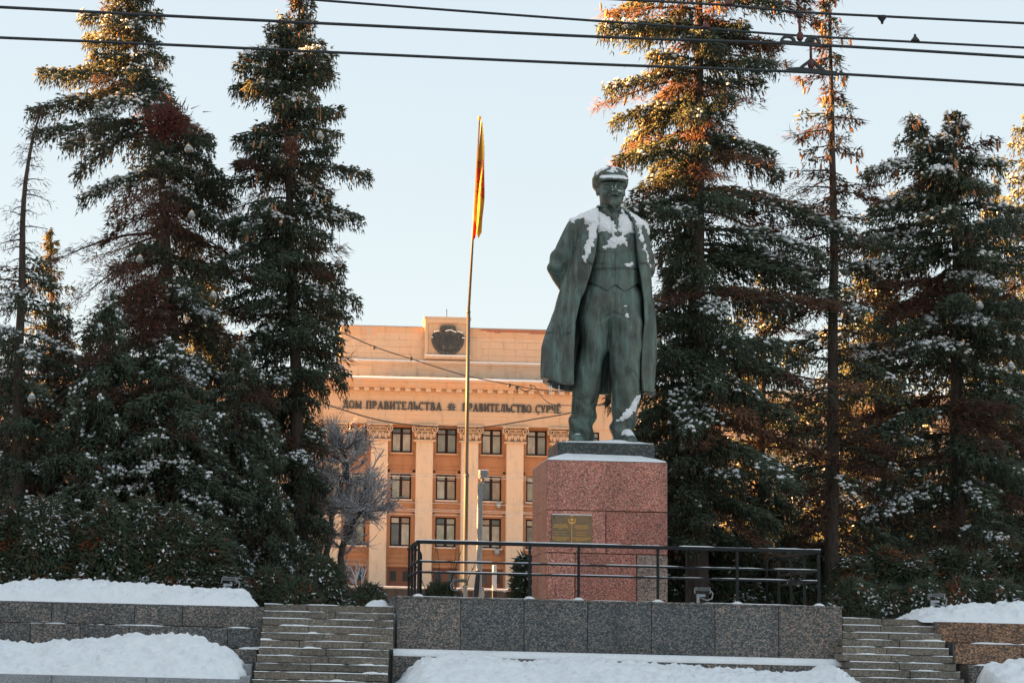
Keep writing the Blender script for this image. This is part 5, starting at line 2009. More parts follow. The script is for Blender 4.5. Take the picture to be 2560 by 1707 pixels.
            # pendulous shoots below
            for lv in range(3):
                kk = rng.uniform(0, 1, len(Qs)) < hang * (.58, .36, .18)[lv]
                Qh = Qs[kk] + rng.normal(0, .03, (kk.sum(), 3)) - np.array([0, 0, .05 + .12 * lv])
                D = unit(f_[kk] * .25 + rng.normal(0, .25, Qh.shape) + np.array([0, 0, -1.]))
                SP.append(Qh)
                SD.append(D)
                SL_.append(rng.uniform(.09, .19, len(Qh)) * fine)
                SR.append(rng.uniform(.012, .022, len(Qh)) * fine)
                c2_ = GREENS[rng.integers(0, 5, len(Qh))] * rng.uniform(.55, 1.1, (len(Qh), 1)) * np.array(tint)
                br_ = rng.uniform(0, 1, len(Qh)) < .18
                c2_[br_] = BROWNS[rng.integers(0, 3, br_.sum())] * .6
                SC.append(c2_)
            # snow lying in pads along whole boughs
            if snow > 0 and rng.uniform() < .42 + .6 * snow:
                pv = float(fbm(np.array([cx_ + ca_ * L * .8 + seed]), np.array([sa_ * 2.0]), np.array([za * .8]), 2)[0])
                sel = (rng.uniform(0, 1, 2 * ns) < (.12 + .6 * snow) * (1.4 if pv > .5 else .3)) & (ts > .28)
                w_ = np.repeat(sel, nk) & (rng.uniform(0, 1, n_) < .85)
                if w_.any():
                    lk = np.repeat(l2 / nk, nk)[w_]
                    WP.append(Q[w_] + np.array([0, 0, .035]) - fwd[w_] * (lk * .6)[:, None])
                    WD.append(unit(fwd[w_] + rng.normal(0, .14, (w_.sum(), 3)) + np.array([0, 0, -.15])))
                    WL.append(np.maximum(lk * rng.uniform(1.4, 2.2, w_.sum()), .07))
                    WR.append(rng.uniform(.034, .082, w_.sum()))
        if cones is not None and za > cones[0] and rng.uniform() < cones[2]:
            kc = rng.integers(2, 7)
            id_ = rng.integers(0, n_, kc)
            id_ = id_[np.repeat(ts, nk)[id_] > .35]
            if len(id_):
                c0 = Q[id_[0]]
                for z_ in range(len(id_)):
                    CP.append((c0 if rng.uniform() < .6 else Q[id_[z_]]) + rng.normal(0, .07, 3) - np.array([0, 0, .10]))
    # leader shoots
    for k in range(40):
        z_ = top - rng.uniform(0, .9)
        SP.append(np.array([[np.interp(z_, tz, tx), Y, z_]]))
        SD.append(unit(np.array([[rng.normal(0, .5), rng.normal(0, .5), .9]])))
        SL_.append(np.array([.2]))
        SR.append(np.array([.025 if bare_above is None else .008]))
        SC.append(GREENS[[1]] * np.array(tint) if bare_above is None else BROWNS[[0]] * .5)
    P, D, L_, Rr_, Cc = map(np.concatenate, (SP, SD, SL_, SR, SC))
    V, F = shoots_mesh(P, D, L_, Rr_, rng)
    TRI[0] += len(F)
    o = obj('crown', np_mesh('crown', V, F, M['needles'], cols=np.repeat(Cc, 4, 0)), t)
    V, F = tube_arrays(np.stack(TP), np.stack(TR_), 4)
    TRI[0] += 2 * len(F)
    obj('limbs', np_mesh('limbs', V, F, M['bark'], smooth=True), t)['kind'] = 'stuff'
    if WP:
        P, D, L_, Rr_ = map(np.concatenate, (WP, WD, WL, WR))
        V, F = spindles(P, D, L_, Rr_, rng, .6)
        TRI[0] += len(F)
        obj('snow', np_mesh('snow', V, F, M['snow'], smooth=True), t)['kind'] = 'stuff'
    if CP:
        CP = np.array(CP)
        if len(CP) > cones[1]:
            CP = CP[np.argsort(CP[:, 1])][:cones[1]]
        wp = wpos(t)
        for c in CP:
            ob = bpy.data.objects.new('cone', cone_me)
            ob.location = Vector(c) - wp
            ob.rotation_euler = (rng.normal(0, .2), rng.normal(0, .2), rng.uniform(0, 6))
            k = rng.uniform(1.0, 1.5)
            ob.scale = (k, k, k * rng.uniform(.9, 1.2))
            ob.parent = t
            COL.objects.link(ob)
    return t


zy = lambda y, Y: at(1200, y, Y).z
Z52 = lambda y: zy(y, 52)
Z50 = lambda y: zy(y, 50)
# T1 dead leader at the far left
spruce('thin spruce at the left edge with a bare dead curved leader', 48, [(98, 243), (78, 300), (72, 340), (60, 430), (52, 520), (48, 620), (45, 800), (40, 1380)],
       [(250, 88, 106), (310, 45, 85), (380, 45, 100), (440, 30, 110), (500, -10, 105), (560, -20, 100), (640, -40, 118), (700, -60, 140), (900, -80, 150), (1100, -90, 130), (1250, -90, 130)], 1,
       bare_above=zy(630, 48), per_m=10, snow=.6, trunk_r=.17, brown=((-9, 99, .25),), droop=.5)
# T2 big spruce left
spruce('big dense spruce left, sunlit at its very top, with a rusty red dead spray', 53, [(290, -60), (290, 0), (318, 150), (345, 290), (372, 420), (385, 600), (395, 760), (398, 1380)],
       [(-50, 262, 320), (0, 232, 345), (60, 200, 375), (105, 180, 415), (130, 215, 360), (160, 175, 365), (240, 150, 440), (300, 138, 520), (345, 140, 515), (400, 210, 480), (450, 180, 500),
        (520, 155, 565), (620, 130, 560), (700, 125, 560), (800, 120, 580), (950, 100, 590), (1100, 80, 570), (1250, 60, 560)], 2,
       per_m=12, fine=1.1, sx_=.11, nkk=8, snow=.55, trunk_r=.26, droop=.75, hang=1.1, gap=.10, gaps=((Z52(600), Z52(290), .3),), cones=(Z52(120), 30, .4),
       brown=((Z52(330), Z52(225), .14), (Z52(760), Z52(420), .55), (Z52(1300), Z52(760), .22)))
# T3
spruce('tall narrow spruce covered with hanging cones between the big left spruce and the building', 52.5, [(690, -40), (684, 60), (676, 160), (660, 310), (664, 500), (672, 700), (682, 950), (690, 1390)],
       [(-20, 676, 704), (40, 662, 722), (80, 600, 745), (130, 540, 770), (210, 548, 775), (270, 575, 770), (330, 560, 795), (420, 530, 795), (520, 540, 825), (600, 530, 825), (690, 555, 815), (760, 560, 795),
        (850, 545, 800), (880, 545, 765), (900, 545, 730), (930, 535, 722), (960, 525, 735), (1040, 508, 755), (1150, 528, 742), (1260, 545, 725), (1360, 560, 715)], 3,
       per_m=13, fine=1.1, sx_=.11, nkk=8, snow=.36, trunk_r=.21, droop=.6, cones=(Z52(560), 260, .95), hang=1.2, gap=.1, gaps=((Z52(640), Z52(300), .25),), brown=((Z52(560), Z52(290), .25), (-9, Z52(560), .16)))
# T4 sunlit; dry twigs brightened and denser on top, sun glow put into colour
spruce('big tall spruce behind the statue glowing orange in the sun in its upper half', 47.6, [(1603, -330), (1602, -100), (1606, 150), (1602, 400), (1600, 700), (1602, 1000), (1600, 1380)],
       [(-320, 1590, 1616), (-200, 1500, 1700), (-60, 1420, 1790), (10, 1400, 1810), (60, 1440, 1770), (100, 1430, 1760), (145, 1368, 1772), (210, 1415, 1740), (290, 1392, 1770), (350, 1395, 1790),
        (410, 1440, 1830), (480, 1470, 1870), (560, 1490, 1870), (640, 1490, 1880), (740, 1480, 1870), (840, 1440, 1880), (940, 1410, 1890), (1050, 1440, 1870), (1150, 1490, 1860), (1260, 1500, 1850)], 4,
       per_m=14, fine=1.05, sx_=.10, nkk=8, bmul=1.9, yflat=.75, snow=.2, trunk_r=.27, droop=.5, cones=(Z50(360), 280, .95), hang=1.15, gap=.14, gaps=((Z50(860), Z50(420), .2),), brown=((Z50(540), Z50(-100), .45), (-9, Z50(540), .2)))
# T5 thin
spruce('thin sparse spruce with brown twigs and a very slender top right of the sunlit spruce', 48.5, [(1903, -25), (1906, 100), (1912, 300), (1915, 600), (1913, 900), (1910, 1390)],
       [(-15, 1894, 1914), (50, 1888, 1918), (100, 1865, 1950), (130, 1880, 1930), (180, 1850, 1930), (220, 1885, 1940), (270, 1840, 1975), (310, 1815, 2020), (345, 1860, 1990), (400, 1825, 2010),
        (480, 1800, 2020), (560, 1795, 2030), (650, 1800, 2040), (760, 1790, 2040), (860, 1780, 2060), (960, 1770, 2070), (1060, 1770, 2090), (1180, 1780, 2080), (1280, 1800, 2060)], 5,
       per_m=9, snow=.08, trunk_r=.17, droop=.5, cones=(Z50(420), 220, .9), thin=.45, hang=.8, gap=.12, brown=((Z50(420), 99, .45), (Z50(760), Z50(420), .6), (-9, Z50(760), .4)))
# T6
spruce('bushy spruce with a forked top near the right edge', 49.5, [(2190, 262), (2192, 320), (2194, 420), (2198, 600), (2198, 900), (2195, 1390)],
       [(270, 2184, 2200), (310, 2160, 2215), (345, 2120, 2240), (380, 2015, 2310), (420, 2040, 2310), (480, 2020, 2330), (560, 2030, 2330), (640, 2010, 2340), (720, 1990, 2350), (850, 2000, 2360),
        (980, 1980, 2370), (1100, 1960, 2380), (1250, 1990, 2380)], 6,
       per_m=13, fine=1.05, sx_=.10, nkk=8, snow=.55, trunk_r=.22, droop=.5, cones=(Z50(620), 110, .5), hang=1.0, gap=.22, brown=((Z50(1250), Z50(640), .34),))
spruce('slanting second leader with cones on the forked spruce near the right edge', 49.4, [(2098, 266), (2112, 300), (2128, 345), (2145, 385), (2160, 430), (2190, 520)],
       [(270, 2086, 2108), (310, 2085, 2140), (340, 2060, 2165), (380, 2070, 2190), (430, 2100, 2200)], 7, per_m=13, snow=.4, trunk_r=.09, droop=.35, cones=(Z50(600), 30, .6), gap=.05, zlow=Z50(440), group=None)
# T7
spruce('spruce cut by the right edge of the photo', 51, [(2392, 230), (2394, 500), (2396, 900), (2396, 1390)],
       [(240, 2380, 2404), (290, 2335, 2440), (340, 2320, 2460), (380, 2290, 2470), (480, 2300, 2480), (600, 2290, 2490), (800, 2270, 2500), (1000, 2260, 2500), (1250, 2250, 2500)], 8,
       per_m=10, snow=.5, trunk_r=.2, cones=(Z50(480), 20, .3), gap=.1)
# second row filling the depth
FILL = [('dark spruce standing behind the big left spruce', 58, 480, 620, 2.3, 11), ('dark spruce behind the bare leader at the left edge', 55, 130, 740, 2.6, 12), ('dark spruce half cut by the left edge behind the bare leader', 54, -10, 800, 2.4, 16),
        ('dark spruce low behind the pedestal and the sunlit spruce', 53, 1530, 830, 1.9, 17),
        ('dark spruce behind the gap between the sunlit and the thin spruce', 57, 1735, 640, 2.5, 13), ('dark spruce behind the thin brown spruce', 57, 2035, 560, 2.7, 14),
        ('dark spruce behind the forked spruce at the right edge', 57, 2290, 540, 2.6, 15)]
PROTO = []
for lab, Y, x, ytop, rad, sd in FILL:
    k = 5000 / Y / KP
    if len(PROTO) == 2:
        p = at(x, 1390, Y)
        p.z = 2.35
        h1 = at(x, ytop, Y).z - 2.35
        src, h0, r0 = min(PROTO, key=lambda q: abs(q[1] - h1))
        copy_tree(src, lab, p, sd * 1.7, (rad / r0, rad / r0, h1 / h0), 'spruces around the monument')
        continue
    H_ = 1330 - ytop
    rows = [(ytop + f * H_, x - rad * k * g_, x + rad * k * g_) for f, g_ in ((0, .03), (.1, .25), (.25, .55), (.45, .8), (.7, 1), (1, 1.1))]
    o = spruce(lab, Y, [(x, ytop - 8), (x + 4, 1390)], rows, sd, per_m=8, fine=1.35, snow=.4, trunk_r=.2, gap=.12, hang=.8, brown=((-9, 99, .2),), sx_=.17)
    PROTO.append((o, at(x, ytop, Y).z - 2.35, rad))
# low heavy snowy boughs in front of the big left spruce, and young spruces
YOUNG = [('young snow topped spruce in front of the big left spruce', 47.5, 395, 800, 1.55, 21), ('small snow topped spruce left of the young spruce', 46.2, 200, 1058, 1.05, 22),
         ('young spruce with snow at the foot of the big left spruce, near the left edge', 48, 225, 690, 1.25, 23), ('young spruce leaning on the narrow cone covered spruce', 49.5, 520, 800, 1.2, 24),
         ('small spruce with drooping boughs against the trunk of the narrow spruce', 48.5, 625, 1110, .55, 25)]
PROTO = []
for lab, Y, x, ytop, rad, sd in YOUNG:
    k = 5000 / Y / KP
    if len(PROTO) == 2:
        p = at(x, 1390, Y)
        p.z = 2.35
        h1 = at(x, ytop, Y).z - 2.35
        src, h0, r0 = min(PROTO, key=lambda q: abs(q[1] - h1))
        copy_tree(src, lab, p, sd * 1.7, (rad / r0, rad / r0, h1 / h0), 'spruces around the monument')
        continue
    H_ = 1370 - ytop
    rows = [(ytop + f * H_, x - rad * k * g_, x + rad * k * g_) for f, g_ in ((0, .05), (.08, .3), (.25, .7), (.5, .95), (.8, 1.1), (1, 1.1))]
    o = spruce(lab, Y, [(x, ytop - 8), (x + 3, 1390)], rows, sd, per_m=14, fine=1.15, snow=.62, trunk_r=.13, gap=.06, hang=1.0, droop=.85, brown=((-9, 99, .08),))
    PROTO.append((o, at(x, ytop, Y).z - 2.35, rad))
# sunlit trees far behind; a golden tint puts sunlight into their needle colour
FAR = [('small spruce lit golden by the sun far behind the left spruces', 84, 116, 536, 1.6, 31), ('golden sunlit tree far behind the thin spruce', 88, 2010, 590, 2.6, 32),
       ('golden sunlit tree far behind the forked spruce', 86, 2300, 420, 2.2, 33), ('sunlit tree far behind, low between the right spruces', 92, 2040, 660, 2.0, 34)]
PROTO = []
for lab, Y, x, ytop, rad, sd in FAR:
    k = 5000 / Y / KP
    if len(PROTO) == 2:
        p = at(x, 1390, Y)
        p.z = 2.35
        h1 = at(x, ytop, Y).z - 2.35
        src, h0, r0 = min(PROTO, key=lambda q: abs(q[1] - h1))
        copy_tree(src, lab, p, sd * 1.7, (rad / r0, rad / r0, h1 / h0), 'sunlit trees far behind')
        continue
    H_ = 1300 - ytop
    rows = [(ytop + f * H_, x - rad * k * g_, x + rad * k * g_) for f, g_ in ((0, .03), (.1, .3), (.25, .6), (.5, .95), (1, 1.1))]
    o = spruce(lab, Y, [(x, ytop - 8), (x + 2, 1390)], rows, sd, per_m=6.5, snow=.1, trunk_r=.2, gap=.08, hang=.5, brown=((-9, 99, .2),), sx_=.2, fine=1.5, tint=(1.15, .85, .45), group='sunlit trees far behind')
    PROTO.append((o, at(x, ytop, Y).z - 2.35, rad))

# rusty red spray on the big left spruce and hanging brown witches' brooms
rng = np.random.default_rng(77)
for par_lab, x, y, Y, n_, ex_, col_, rd in (('red', 385, 280, 50.6, 700, (.40, .35, .34), (.105, .030, .022), .022), ('broom', 668, 335, 50.4, 260, (.18, .2, .3), (.16, .07, .045), .010),
                                           ('broom', 350, 480, 50.2, 700, (.5, .4, .6), (.10, .05, .035), .010), ('broom', 300, 640, 50.0, 900, (.7, .5, .5), (.12, .045, .03), .011),
                                           ('broom', 340, 735, 50.0, 900, (.5, .4, .6), (.11, .045, .03), .011), ('broom', 1560, 655, 49, 500, (.5, .4, .4), (.10, .045, .03), .010),
                                           ('broom', 1985, 1030, 49, 700, (.5, .4, .5), (.11, .05, .033), .010), ('broom', 2100, 700, 49, 600, (.6, .4, .4), (.11, .042, .03), .011)):
    c = np.array(at(x, y, Y))
    P = c + rng.normal(0, 1, (n_, 3)) * np.array(ex_) * .6
    D = unit((P - c) * 1.2 + rng.normal(0, .4, P.shape) + np.array([0, 0, -.55 if par_lab == 'broom' else .1]))
    V, F = shoots_mesh(P, D, rng.uniform(.15, .34, n_), rng.uniform(.7, 1.3, n_) * rd, rng)
    cc = np.array(col_) * rng.uniform(.6, 1.4, (n_, 1))
    best = min((o for o in scene.objects if o.parent is None and o.name.startswith('spruce_tree') and o.scale.x == 1.0 and o.rotation_euler.z == 0), key=lambda o: abs(o.location.x - c[0]) + .5 * abs(o.location.y - Y))
    obj('dead_spray', np_mesh('dead_spray', V, F, M['needles'], cols=np.repeat(cc, 4, 0)), best)['kind'] = 'stuff'


# ------------------------------------------------------------------ thuja bushes
def thuja(label, x, ytop, Y, w, seed, group, n=2600, snow=.25, zb=2.3, open_=0.0):
    rng = np.random.default_rng(seed)
    p = at(x, ytop, Y)
    Ht = p.z - zb
    t = thing('thuja_bush', label, 'bush', (p.x, Y, zb), group)
    v_ = rng.uniform(0, 1, n) ** .9
    a = rng.uniform(0, 6.283, n)
    prof_ = w * (np.clip(1 - v_, 0, 1) ** .55) * (.75 + .45 * np.minimum(1, v_ * 4)) + .03
    rr_ = prof_ * np.sqrt(rng.uniform(.25, 1.1, n)) * (.75 + .5 * fbm(np.cos(a) * 1.6 + seed, np.sin(a) * 1.6, v_ * 4, 3))
    P = np.stack([p.x + rr_ * np.cos(a), Y + rr_ * np.sin(a), zb + v_ * Ht], -1)
    out = np.stack([np.cos(a), np.sin(a), 0 * a], -1)
    k = 3
    P = np.repeat(P, k, 0) + rng.normal(0, .05, (n * k, 3))
    out = np.repeat(out, k, 0)
    g = rng.uniform(-.9, .5, (n, 1)).repeat(k, 0)
    D = unit(out * .7 + rng.normal(0, .5, P.shape) + np.concatenate([0 * g, 0 * g, g], 1))
    L_ = rng.uniform(.10, .26, n * k)
    cl = np.array([(.034, .056, .032), (.048, .072, .040), (.066, .080, .044), (.085, .062, .038)])[rng.integers(0, 4, n)] * rng.uniform(.7, 1.4, (n, 1))
    keep = None
    rb = fbm(P[::3, 0] * 2.5, P[::3, 1] * 2.5, P[::3, 2] * 2.5, 2) > .72
    cl[rb] = np.array([.20, .07, .03]) * rng.uniform(.5, 1.2, (rb.sum(), 1))
    V, F = shoots_mesh(P, D, L_, rng.uniform(.016, .036, n * k), rng)
    TRI[0] += len(F)
    obj('foliage', np_mesh('foliage', V, F, M['needles'], cols=np.repeat(cl, 4 * k, 0)), t)
    m_ = 14
    P0 = np.stack([np.full(m_, p.x), np.full(m_, Y), np.full(m_, zb)], -1)
    an = rng.uniform(0, 6.28, m_)
    P1 = P0 + np.stack([np.cos(an) * w * .55, np.sin(an) * w * .55, rng.uniform(.5, .95, m_) * Ht], -1)
    seg = np.stack([P0 + (P1 - P0) * f for f in (0, .35, .7, 1)], 1)
    V, F = tube_arrays(seg, np.tile([.03, .022, .014, .006], (m_, 1)), 5)
    obj('stems', np_mesh('stems', V, F, M['bark'], smooth=True), t)['kind'] = 'stuff'
    if snow > 0:
        Q = P[::k]
        o_ = out[::k]
        nzv = fbm(Q[:, 0] * 2.2, Q[:, 1] * 2.2, Q[:, 2] * 2.2 + 5, 3)
        s = (nzv > .60 - .12 * snow) & (rr_ > prof_ * .65) & (rng.uniform(0, 1, n) < .55 + .2 * snow) & (o_[:, 1] < .4)
        if s.any():
            V, F = spindles(Q[s] + np.array([0, 0, .02]), unit(o_[s] + rng.normal(0, .35, (s.sum(), 3)) - np.array([0, 0, .4])), rng.uniform(.08, .20, s.sum()), rng.uniform(.016, .036, s.sum()), rng, .6)
            TRI[0] += len(F)
            obj('snow', np_mesh('snow', V, F, M['snow'], smooth=True), t)['kind'] = 'stuff'
    return t


gl, gr = 'thuja bushes in the hedge behind the left wall', 'thuja bushes in the hedge behind the right railing and wall'
glow = 'low thuja bushes behind the right wall'


def hedge(label, spots, Ys, w, seed, group, n, snow, nproto=3):
    protos = []
    for i, (x, y) in enumerate(spots):
        Y = Ys(i, x)
        if len(protos) < nproto:
            thuja(label, x, y, Y, w, seed + i, group, n=n, snow=snow)
            protos.append((scene.objects[[o.name for o in scene.objects if o.name.startswith('thuja_bush')][-1]], at(x, y, Y).z - 2.3))
        else:
            src, h0 = protos[i % nproto]
            p = at(x, y, Y)
            h1 = p.z - 2.3
            p.z = 2.3
            k = .9 + .25 * ((i * 37) % 10) / 10
            copy_tree(src, label, p, .5 * ((i * 53) % 7) - 1.5, (k, k, h1 / h0), group)


hedge('dark thuja bush in the hedge behind the left wall', ((-40, 1130), (30, 1165), (105, 1150), (180, 1180), (255, 1160), (330, 1150), (405, 1165), (465, 1205), (505, 1300)),
      lambda i, x: 44.6 + .35 * (i % 2), .62, 200, gl, 2800, .75)
hedge('dark thuja bush in the hedge behind the railing and right wall', ((1545, 1205), (1610, 1255), (1680, 1235), (1750, 1250), (1820, 1240), (1890, 1255), (1960, 1280), (2030, 1262), (2100, 1285), (2170, 1262), (2240, 1275), (2310, 1250), (2385, 1255)),
      lambda i, x: 49.2 + .4 * (i % 2) if x < 1900 else 46.0 + .4 * (i % 2), .62, 300, gr, 2800, .35)
hedge('low dark thuja bush in front of the right hedge', ((1960, 1340), (2040, 1355), (2120, 1345), (2210, 1340), (2300, 1345)), lambda i, x: 43.6 + .3 * (i % 2), .5, 340, glow, 2200, .25, 2)
thuja('wide low thuja bush right of the trunk of the narrow spruce', 735, 1288, 47.0, .62, 401, None, snow=.3, n=2600)
thuja('low thuja bush left of the trunk of the narrow spruce behind the stairs', 618, 1316, 46.0, .62, 402, None, snow=.15, n=2300)
thuja('low thuja bush in front of the trunk of the narrow spruce', 680, 1335, 45.5, .5, 405, None, snow=.15, n=2000)
thuja('small thuja growing close to the left side of the pedestal', 1208, 1280, 47.5, .30, 403, None, snow=.15, n=1000)
thuja('small snowy thuja behind the left end of the railing', 1012, 1348, 46.5, .36, 404, None, snow=.5, n=1100)
thuja('small snowy thuja at the top of the left stairs', 848, 1352, 44.5, .30, 406, None, snow=.9, n=900)


# ------------------------------------------------------------------ bare pollarded trees with snow
def bare_tree(label, x, ybase, Y, limbs, seed, zb=2.4, ntw=900, tl=(.6, 1.5)):
    rng = np.random.default_rng(seed)
    b0 = at(x, ybase, Y)
    t = thing('bare_tree', label, 'tree', (b0.x, Y, zb), 'bare pollarded trees in front of the building')
    mb, sb_ = MB(), MB()
    TP, TRr, SPn = [], [], []
    for pts, r0, dy in limbs:
        P = [at(px, py, Y + dy * i / (len(pts) - 1)) for i, (px, py) in enumerate(pts)]
        P = [Vector((P[0].x, P[0].y, min(P[0].z, zb + .0)))] + P[1:] if P[0].z < zb + 1.2 else P
        PP = []
        for i in range(len(P) - 1):
            for k in range(4):
                q = P[i].lerp(P[i + 1], k / 4)
                PP.append(q + Vector(rng.normal(0, .025, 3)) * (1 if len(PP) else 0))
        PP.append(P[-1])
        n = len(PP)
        mb.tube(PP, [r0 * (1 - .55 * i / (n - 1)) for i in range(n)], 9)
        # snow on the upper sides
        for i in range(n - 1):
            d = (PP[i + 1] - PP[i]).normalized()
            if d.z < .93 and rng.uniform() < .75 and i > 1:
                rr_ = r0 * (1 - .55 * i / (n - 1))
                nrm = (Vector((0, 0, 1)) - d * d.z).normalized()
                sb_.tube([PP[i] + nrm * rr_ * .75, PP[i].lerp(PP[i + 1], .5) + nrm * rr_ * 1.0, PP[i + 1] + nrm * rr_ * .75], [.02, rr_ * .75, .02], 7)
        # forking branchlets on the outer part, each with a brush of fine twigs
        for j in range(max(6, ntw // (26 * len(limbs)))):
            i = int(min(n - 1, n * (.30 + .72 * rng.uniform() ** .7)))
            p = np.array(PP[i])
            d = unit(rng.normal(0, 1, 3) * np.array([1, .8, .55]) + np.array([0, 0, .30]) + .4 * np.array((PP[-1] - PP[max(0, n - 3)]).normalized()))
            L = rng.uniform(.5, 1.0) * tl[1] * .62
            s = np.linspace(0, 1, 4)[:, None]
            br_ = p + d * L * s + np.array([0, 0, 1.]) * (s ** 2) * L * rng.uniform(-.1, .35) + rng.normal(0, .035, (4, 3)) * s
            TP.append(br_)
            TRr.append(np.linspace(.020, .007, 4))
            for q in range(26):
                u_ = rng.uniform(.15, 1)
                p2 = br_[int(u_ * 3)] + (br_[min(3, int(u_ * 3) + 1)] - br_[int(u_ * 3)]) * (u_ * 3 % 1)
                d2 = unit(d * .9 + rng.normal(0, .55, 3) + np.array([0, 0, .15]))
                l2 = rng.uniform(.22, .75) * tl[0] * 1.3
                TP.append(p2 + d2 * l2 * s + np.array([0, 0, 1.]) * (s ** 2) * l2 * rng.uniform(-.15, .4) + rng.normal(0, .015, (4, 3)) * s)
                TRr.append(np.linspace(.0075, .003, 4))
    mb.build('trunk', M['bark_grey'], t)
    if sb_.v:
        sb_.build('snow', M['snow'], t)['kind'] = 'stuff'
    TP, TRr = np.stack(TP), np.stack(TRr)
    V, F = tube_arrays(TP, TRr, 3)
    cc = np.tile(np.array([(.17, .14, .145)]), (len(V), 1)) * rng.uniform(.6, 1.5, (len(V), 1))
    TRI[0] += 2 * len(F)
    obj('twigs', np_mesh('twigs', V, F, M['twigs'], cols=cc), t)['kind'] = 'stuff'
    # rime and snow along the top of the twigs
    k = rng.uniform(0, 1, len(TP)) < .85
    V, F = tube_arrays(TP[k] + np.array([0, -.003, .010]), TRr[k] * 1.0, 3)
    TRI[0] += 2 * len(F)
    obj('twig_snow', np_mesh('twig_snow', V, F, M['snow'], smooth=True), t)['kind'] = 'stuff'
    return t


bare_tree('bare tree with a shaggy head of snow covered shoots right of the narrow spruce', 775, 1385, 54,
          [([(778, 1385), (784, 1280), (800, 1190), (840, 1120)], .11, .3), ([(745, 1330), (752, 1250), (770, 1160), (800, 1060)], .10, -.3), ([(784, 1270), (820, 1180), (850, 1175)], .08, -.5),
           ([(770, 1180), (735, 1130), (720, 1110)], .07, .5), ([(800, 1100), (790, 1050), (785, 1030)], .08, 0), ([(770, 1230), (730, 1180), (715, 1170)], .07, -.3),
           ([(745, 1200), (712, 1130), (700, 1085)], .09, .2)], 501, ntw=5600, tl=(.55, 1.35))
bare_tree('bare snowy tree left of the narrow spruce in front of the building', 520, 1360, 56,
          [([(522, 1370), (520, 1290), (528, 1200), (540, 1130)], .17, .2), ([(500, 1370), (505, 1290), (490, 1220), (480, 1150)], .15, -.3), ([(528, 1230), (555, 1190), (570, 1170)], .07, .3), ([(505, 1280), (480, 1230), (470, 1220)], .07, -.4)],
          502, ntw=1500, tl=(.5, 1.3))
bare_tree('bare snowy tree half hidden at the left edge behind the hedge', 80, 1300, 56,
          [([(118, 1370), (110, 1200), (90, 1080), (70, 1020)], .2, .2), ([(110, 1180), (130, 1090), (140, 1050)], .1, -.3)], 503, ntw=500, tl=(.5, 1.2))


# shrubs: bare rods behind the railing and beside the stairs
def shrub(label, rods, Y, r=.009, mat='bark', seed=0, zb=2.3):
    rng = np.random.default_rng(seed)
    c = at(rods[0][0][0], rods[0][0][1], Y)
    t = thing('bare_shrub', label, 'shrub', (c.x, Y, zb))
    b = MB()
    for a, q in rods:
        p0_, p1_ = at(*a, Y), at(*q, Y)
        mid = p0_.lerp(p1_, .5) + Vector(rng.normal(0, .02, 3))
        b.tube([p0_, mid, p1_], [r * 1.3, r, r * .5], 5)
        for k in range(4):
            s = p0_.lerp(p1_, rng.uniform(.4, .95))
            b.tube([s, s + Vector((rng.normal(0, .10), rng.normal(0, .08), rng.uniform(.05, .22)))], [r * .6, r * .3], 4)
    b.build('rods', M[mat], t)['kind'] = 'stuff'
    return t


shrub('bare dark rods of a shrub standing behind the left part of the railing', [((1010, 1372), (998, 1220)), ((1000, 1372), (992, 1300)), ((1020, 1372), (1063, 1252)), ((1030, 1372), (1050, 1250)), ((985, 1372), (940, 1250)), ((1060, 1372), (1100, 1275)), ((1040, 1372), (1035, 1280)), ((960, 1372), (928, 1300))], 46.2, seed=3)
shrub('two thin bare saplings with hoarfrost at the head of the left stairs', [((820, 1388), (818, 1300)), ((833, 1388), (832, 1295)), ((832, 1340), (845, 1300)), ((818, 1345), (805, 1300)), ((820, 1330), (828, 1298))], 45.5, r=.012, mat='snow_dirty', seed=4)
p = at(862, 1384, 43.8)
b = MB()
vv, ff = [], []
mound('snow_heap', 'small heap of snow at the top of the left stairs beside the podium', [(832, 1396), (842, 1387), (856, 1379), (868, 1377), (880, 1380), (890, 1387), (902, 1398)], 43.4, 42.8, 44.2, 2.24, steep=1.2, lump=.03, seed=60)

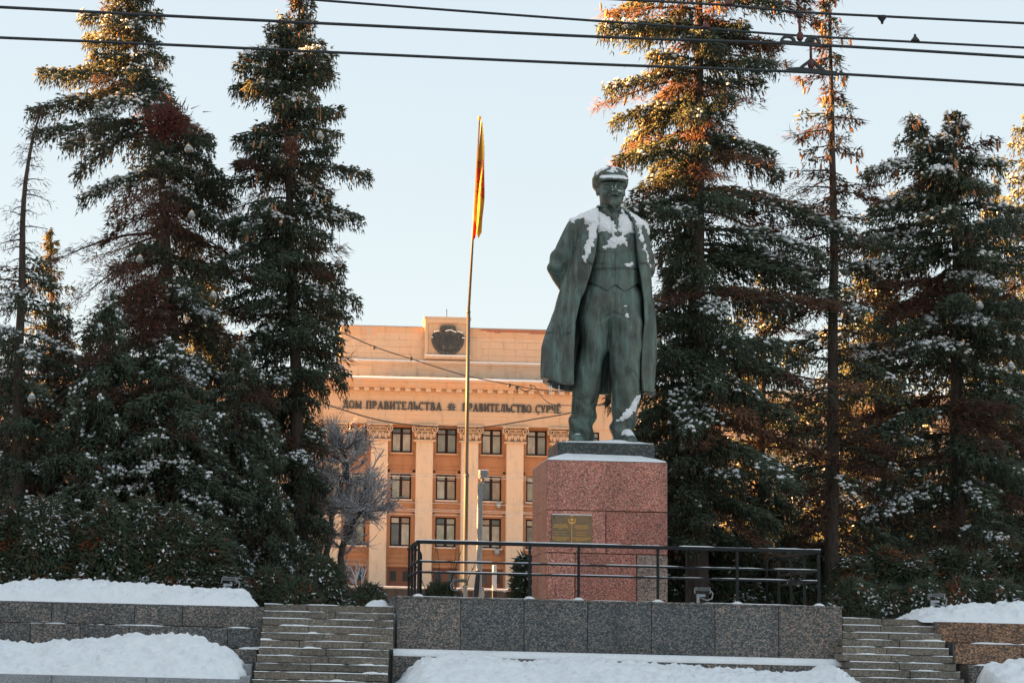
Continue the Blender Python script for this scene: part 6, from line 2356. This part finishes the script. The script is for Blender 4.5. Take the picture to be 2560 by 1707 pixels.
# ------------------------------------------------------------------ glass balls hanging in the trees
ball = MB()
ball.lathe([(.004, -.098), (.04, -.09), (.07, -.068), (.09, -.036), (.098, 0), (.09, .036), (.07, .068), (.04, .09), (.02, .096)], (0, 0, 0), 20)
ball_me = ball.mesh('ball', M['bauble'])
capb = MB()
capb.lathe([(.032, .088), (.032, .125), (.012, .135), (.010, .16)], (0, 0, 0), 10)
capb_me = capb.mesh('cap', M['gold'])
strb = MB()
strb.tube([(0, 0, .15), (.01, .05, .5), (.0, .12, .8)], .004, 4)
str_me = strb.mesh('string', M['wire'])
snb = MB()
snb.lathe([(.07, .072), (.05, .098), (.02, .11)], (0, 0, 0), 12)
snb_me = snb.mesh('snow', M['snow'])
BALLS = [(205, 318, 51.0, 'silver ball hanging at the left side of the big left spruce'), (432, 343, 49.6, 'silver ball under the rusty red spray of the big left spruce'),
         (440, 495, 49.4, 'silver ball beside the trunk in the middle of the big left spruce'), (321, 597, 49.2, 'silver ball low on the bare left boughs of the big left spruce'),
         (735, 313, 49.8, 'silver ball at the upper right of the narrow cone covered spruce'), (490, 680, 49.0, 'silver ball between the big left spruce and the narrow spruce'),
         (778, 605, 51.0, 'silver ball on the outermost right bough of the narrow spruce'), (73, 915, 45.8, 'white ball hanging low at the left edge'),
         (1660, 55, 47.6, 'sunlit ball near the top of the orange lit spruce'), (1535, 92, 47.6, 'sunlit ball left of the trunk of the orange lit spruce'),
         (1975, 447, 48.8, 'silver ball at the right side of the thin brown spruce'), (1940, 625, 48.6, 'silver ball beside the trunk of the thin brown spruce'),
         (2250, 703, 47.6, 'pale ball in the middle of the forked spruce'), (1513, 790, 47.6, 'silver ball just right of the statue above its coat hem'),
         (1527, 850, 47.4, 'ball with a golden cap right of the statue'), (1630, 867, 47.2, 'ball with a golden cap in front of the trunk behind the statue'),
         (1567, 1030, 47.0, 'dark silver ball right of the statue plinth'), (2322, 842, 47.6, 'small pale ball near the right edge'), (1500, 905, 47.0, 'snow covered ball beside the lower right coat hem')]
for x, y, Y, lab in BALLS:
    p = at(x, y, Y)
    t = thing('glass_ball', lab, 'ornament', tuple(p), 'glass balls hanging in the spruces')
    for nm, me in (('ball', ball_me), ('cap', capb_me), ('string', str_me), ('snow', snb_me)):
        ob = bpy.data.objects.new(nm, me)
        ob.parent = t
        COL.objects.link(ob)

# ------------------------------------------------------------------ unseen building, added left of the view to shade the square
ap = thing('added_shade_building', 'long unseen building added left outside the picture to shade the square', 'building', (-60, 20, 0))
AH = 24.3
MB().box(-74, -52, -45, 63, -.1, AH).build('wall', M['plaster_attic'], ap)
MB().cbox(-74.5, -51.5, -45.5, 63.5, AH, AH + .7, .1).build('cornice', M['plaster'], ap)
wm = MB().box(-51.99, -51.93, -.8, .8, 0, 1.9).mesh('window', M['glass_dark'])
for i in range(26):
    for k in range(6):
        obj('window', wm, ap, (0, -42 + i * 4.05, 1.2 + k * 3.4))
print('crown triangles', TRI[0])
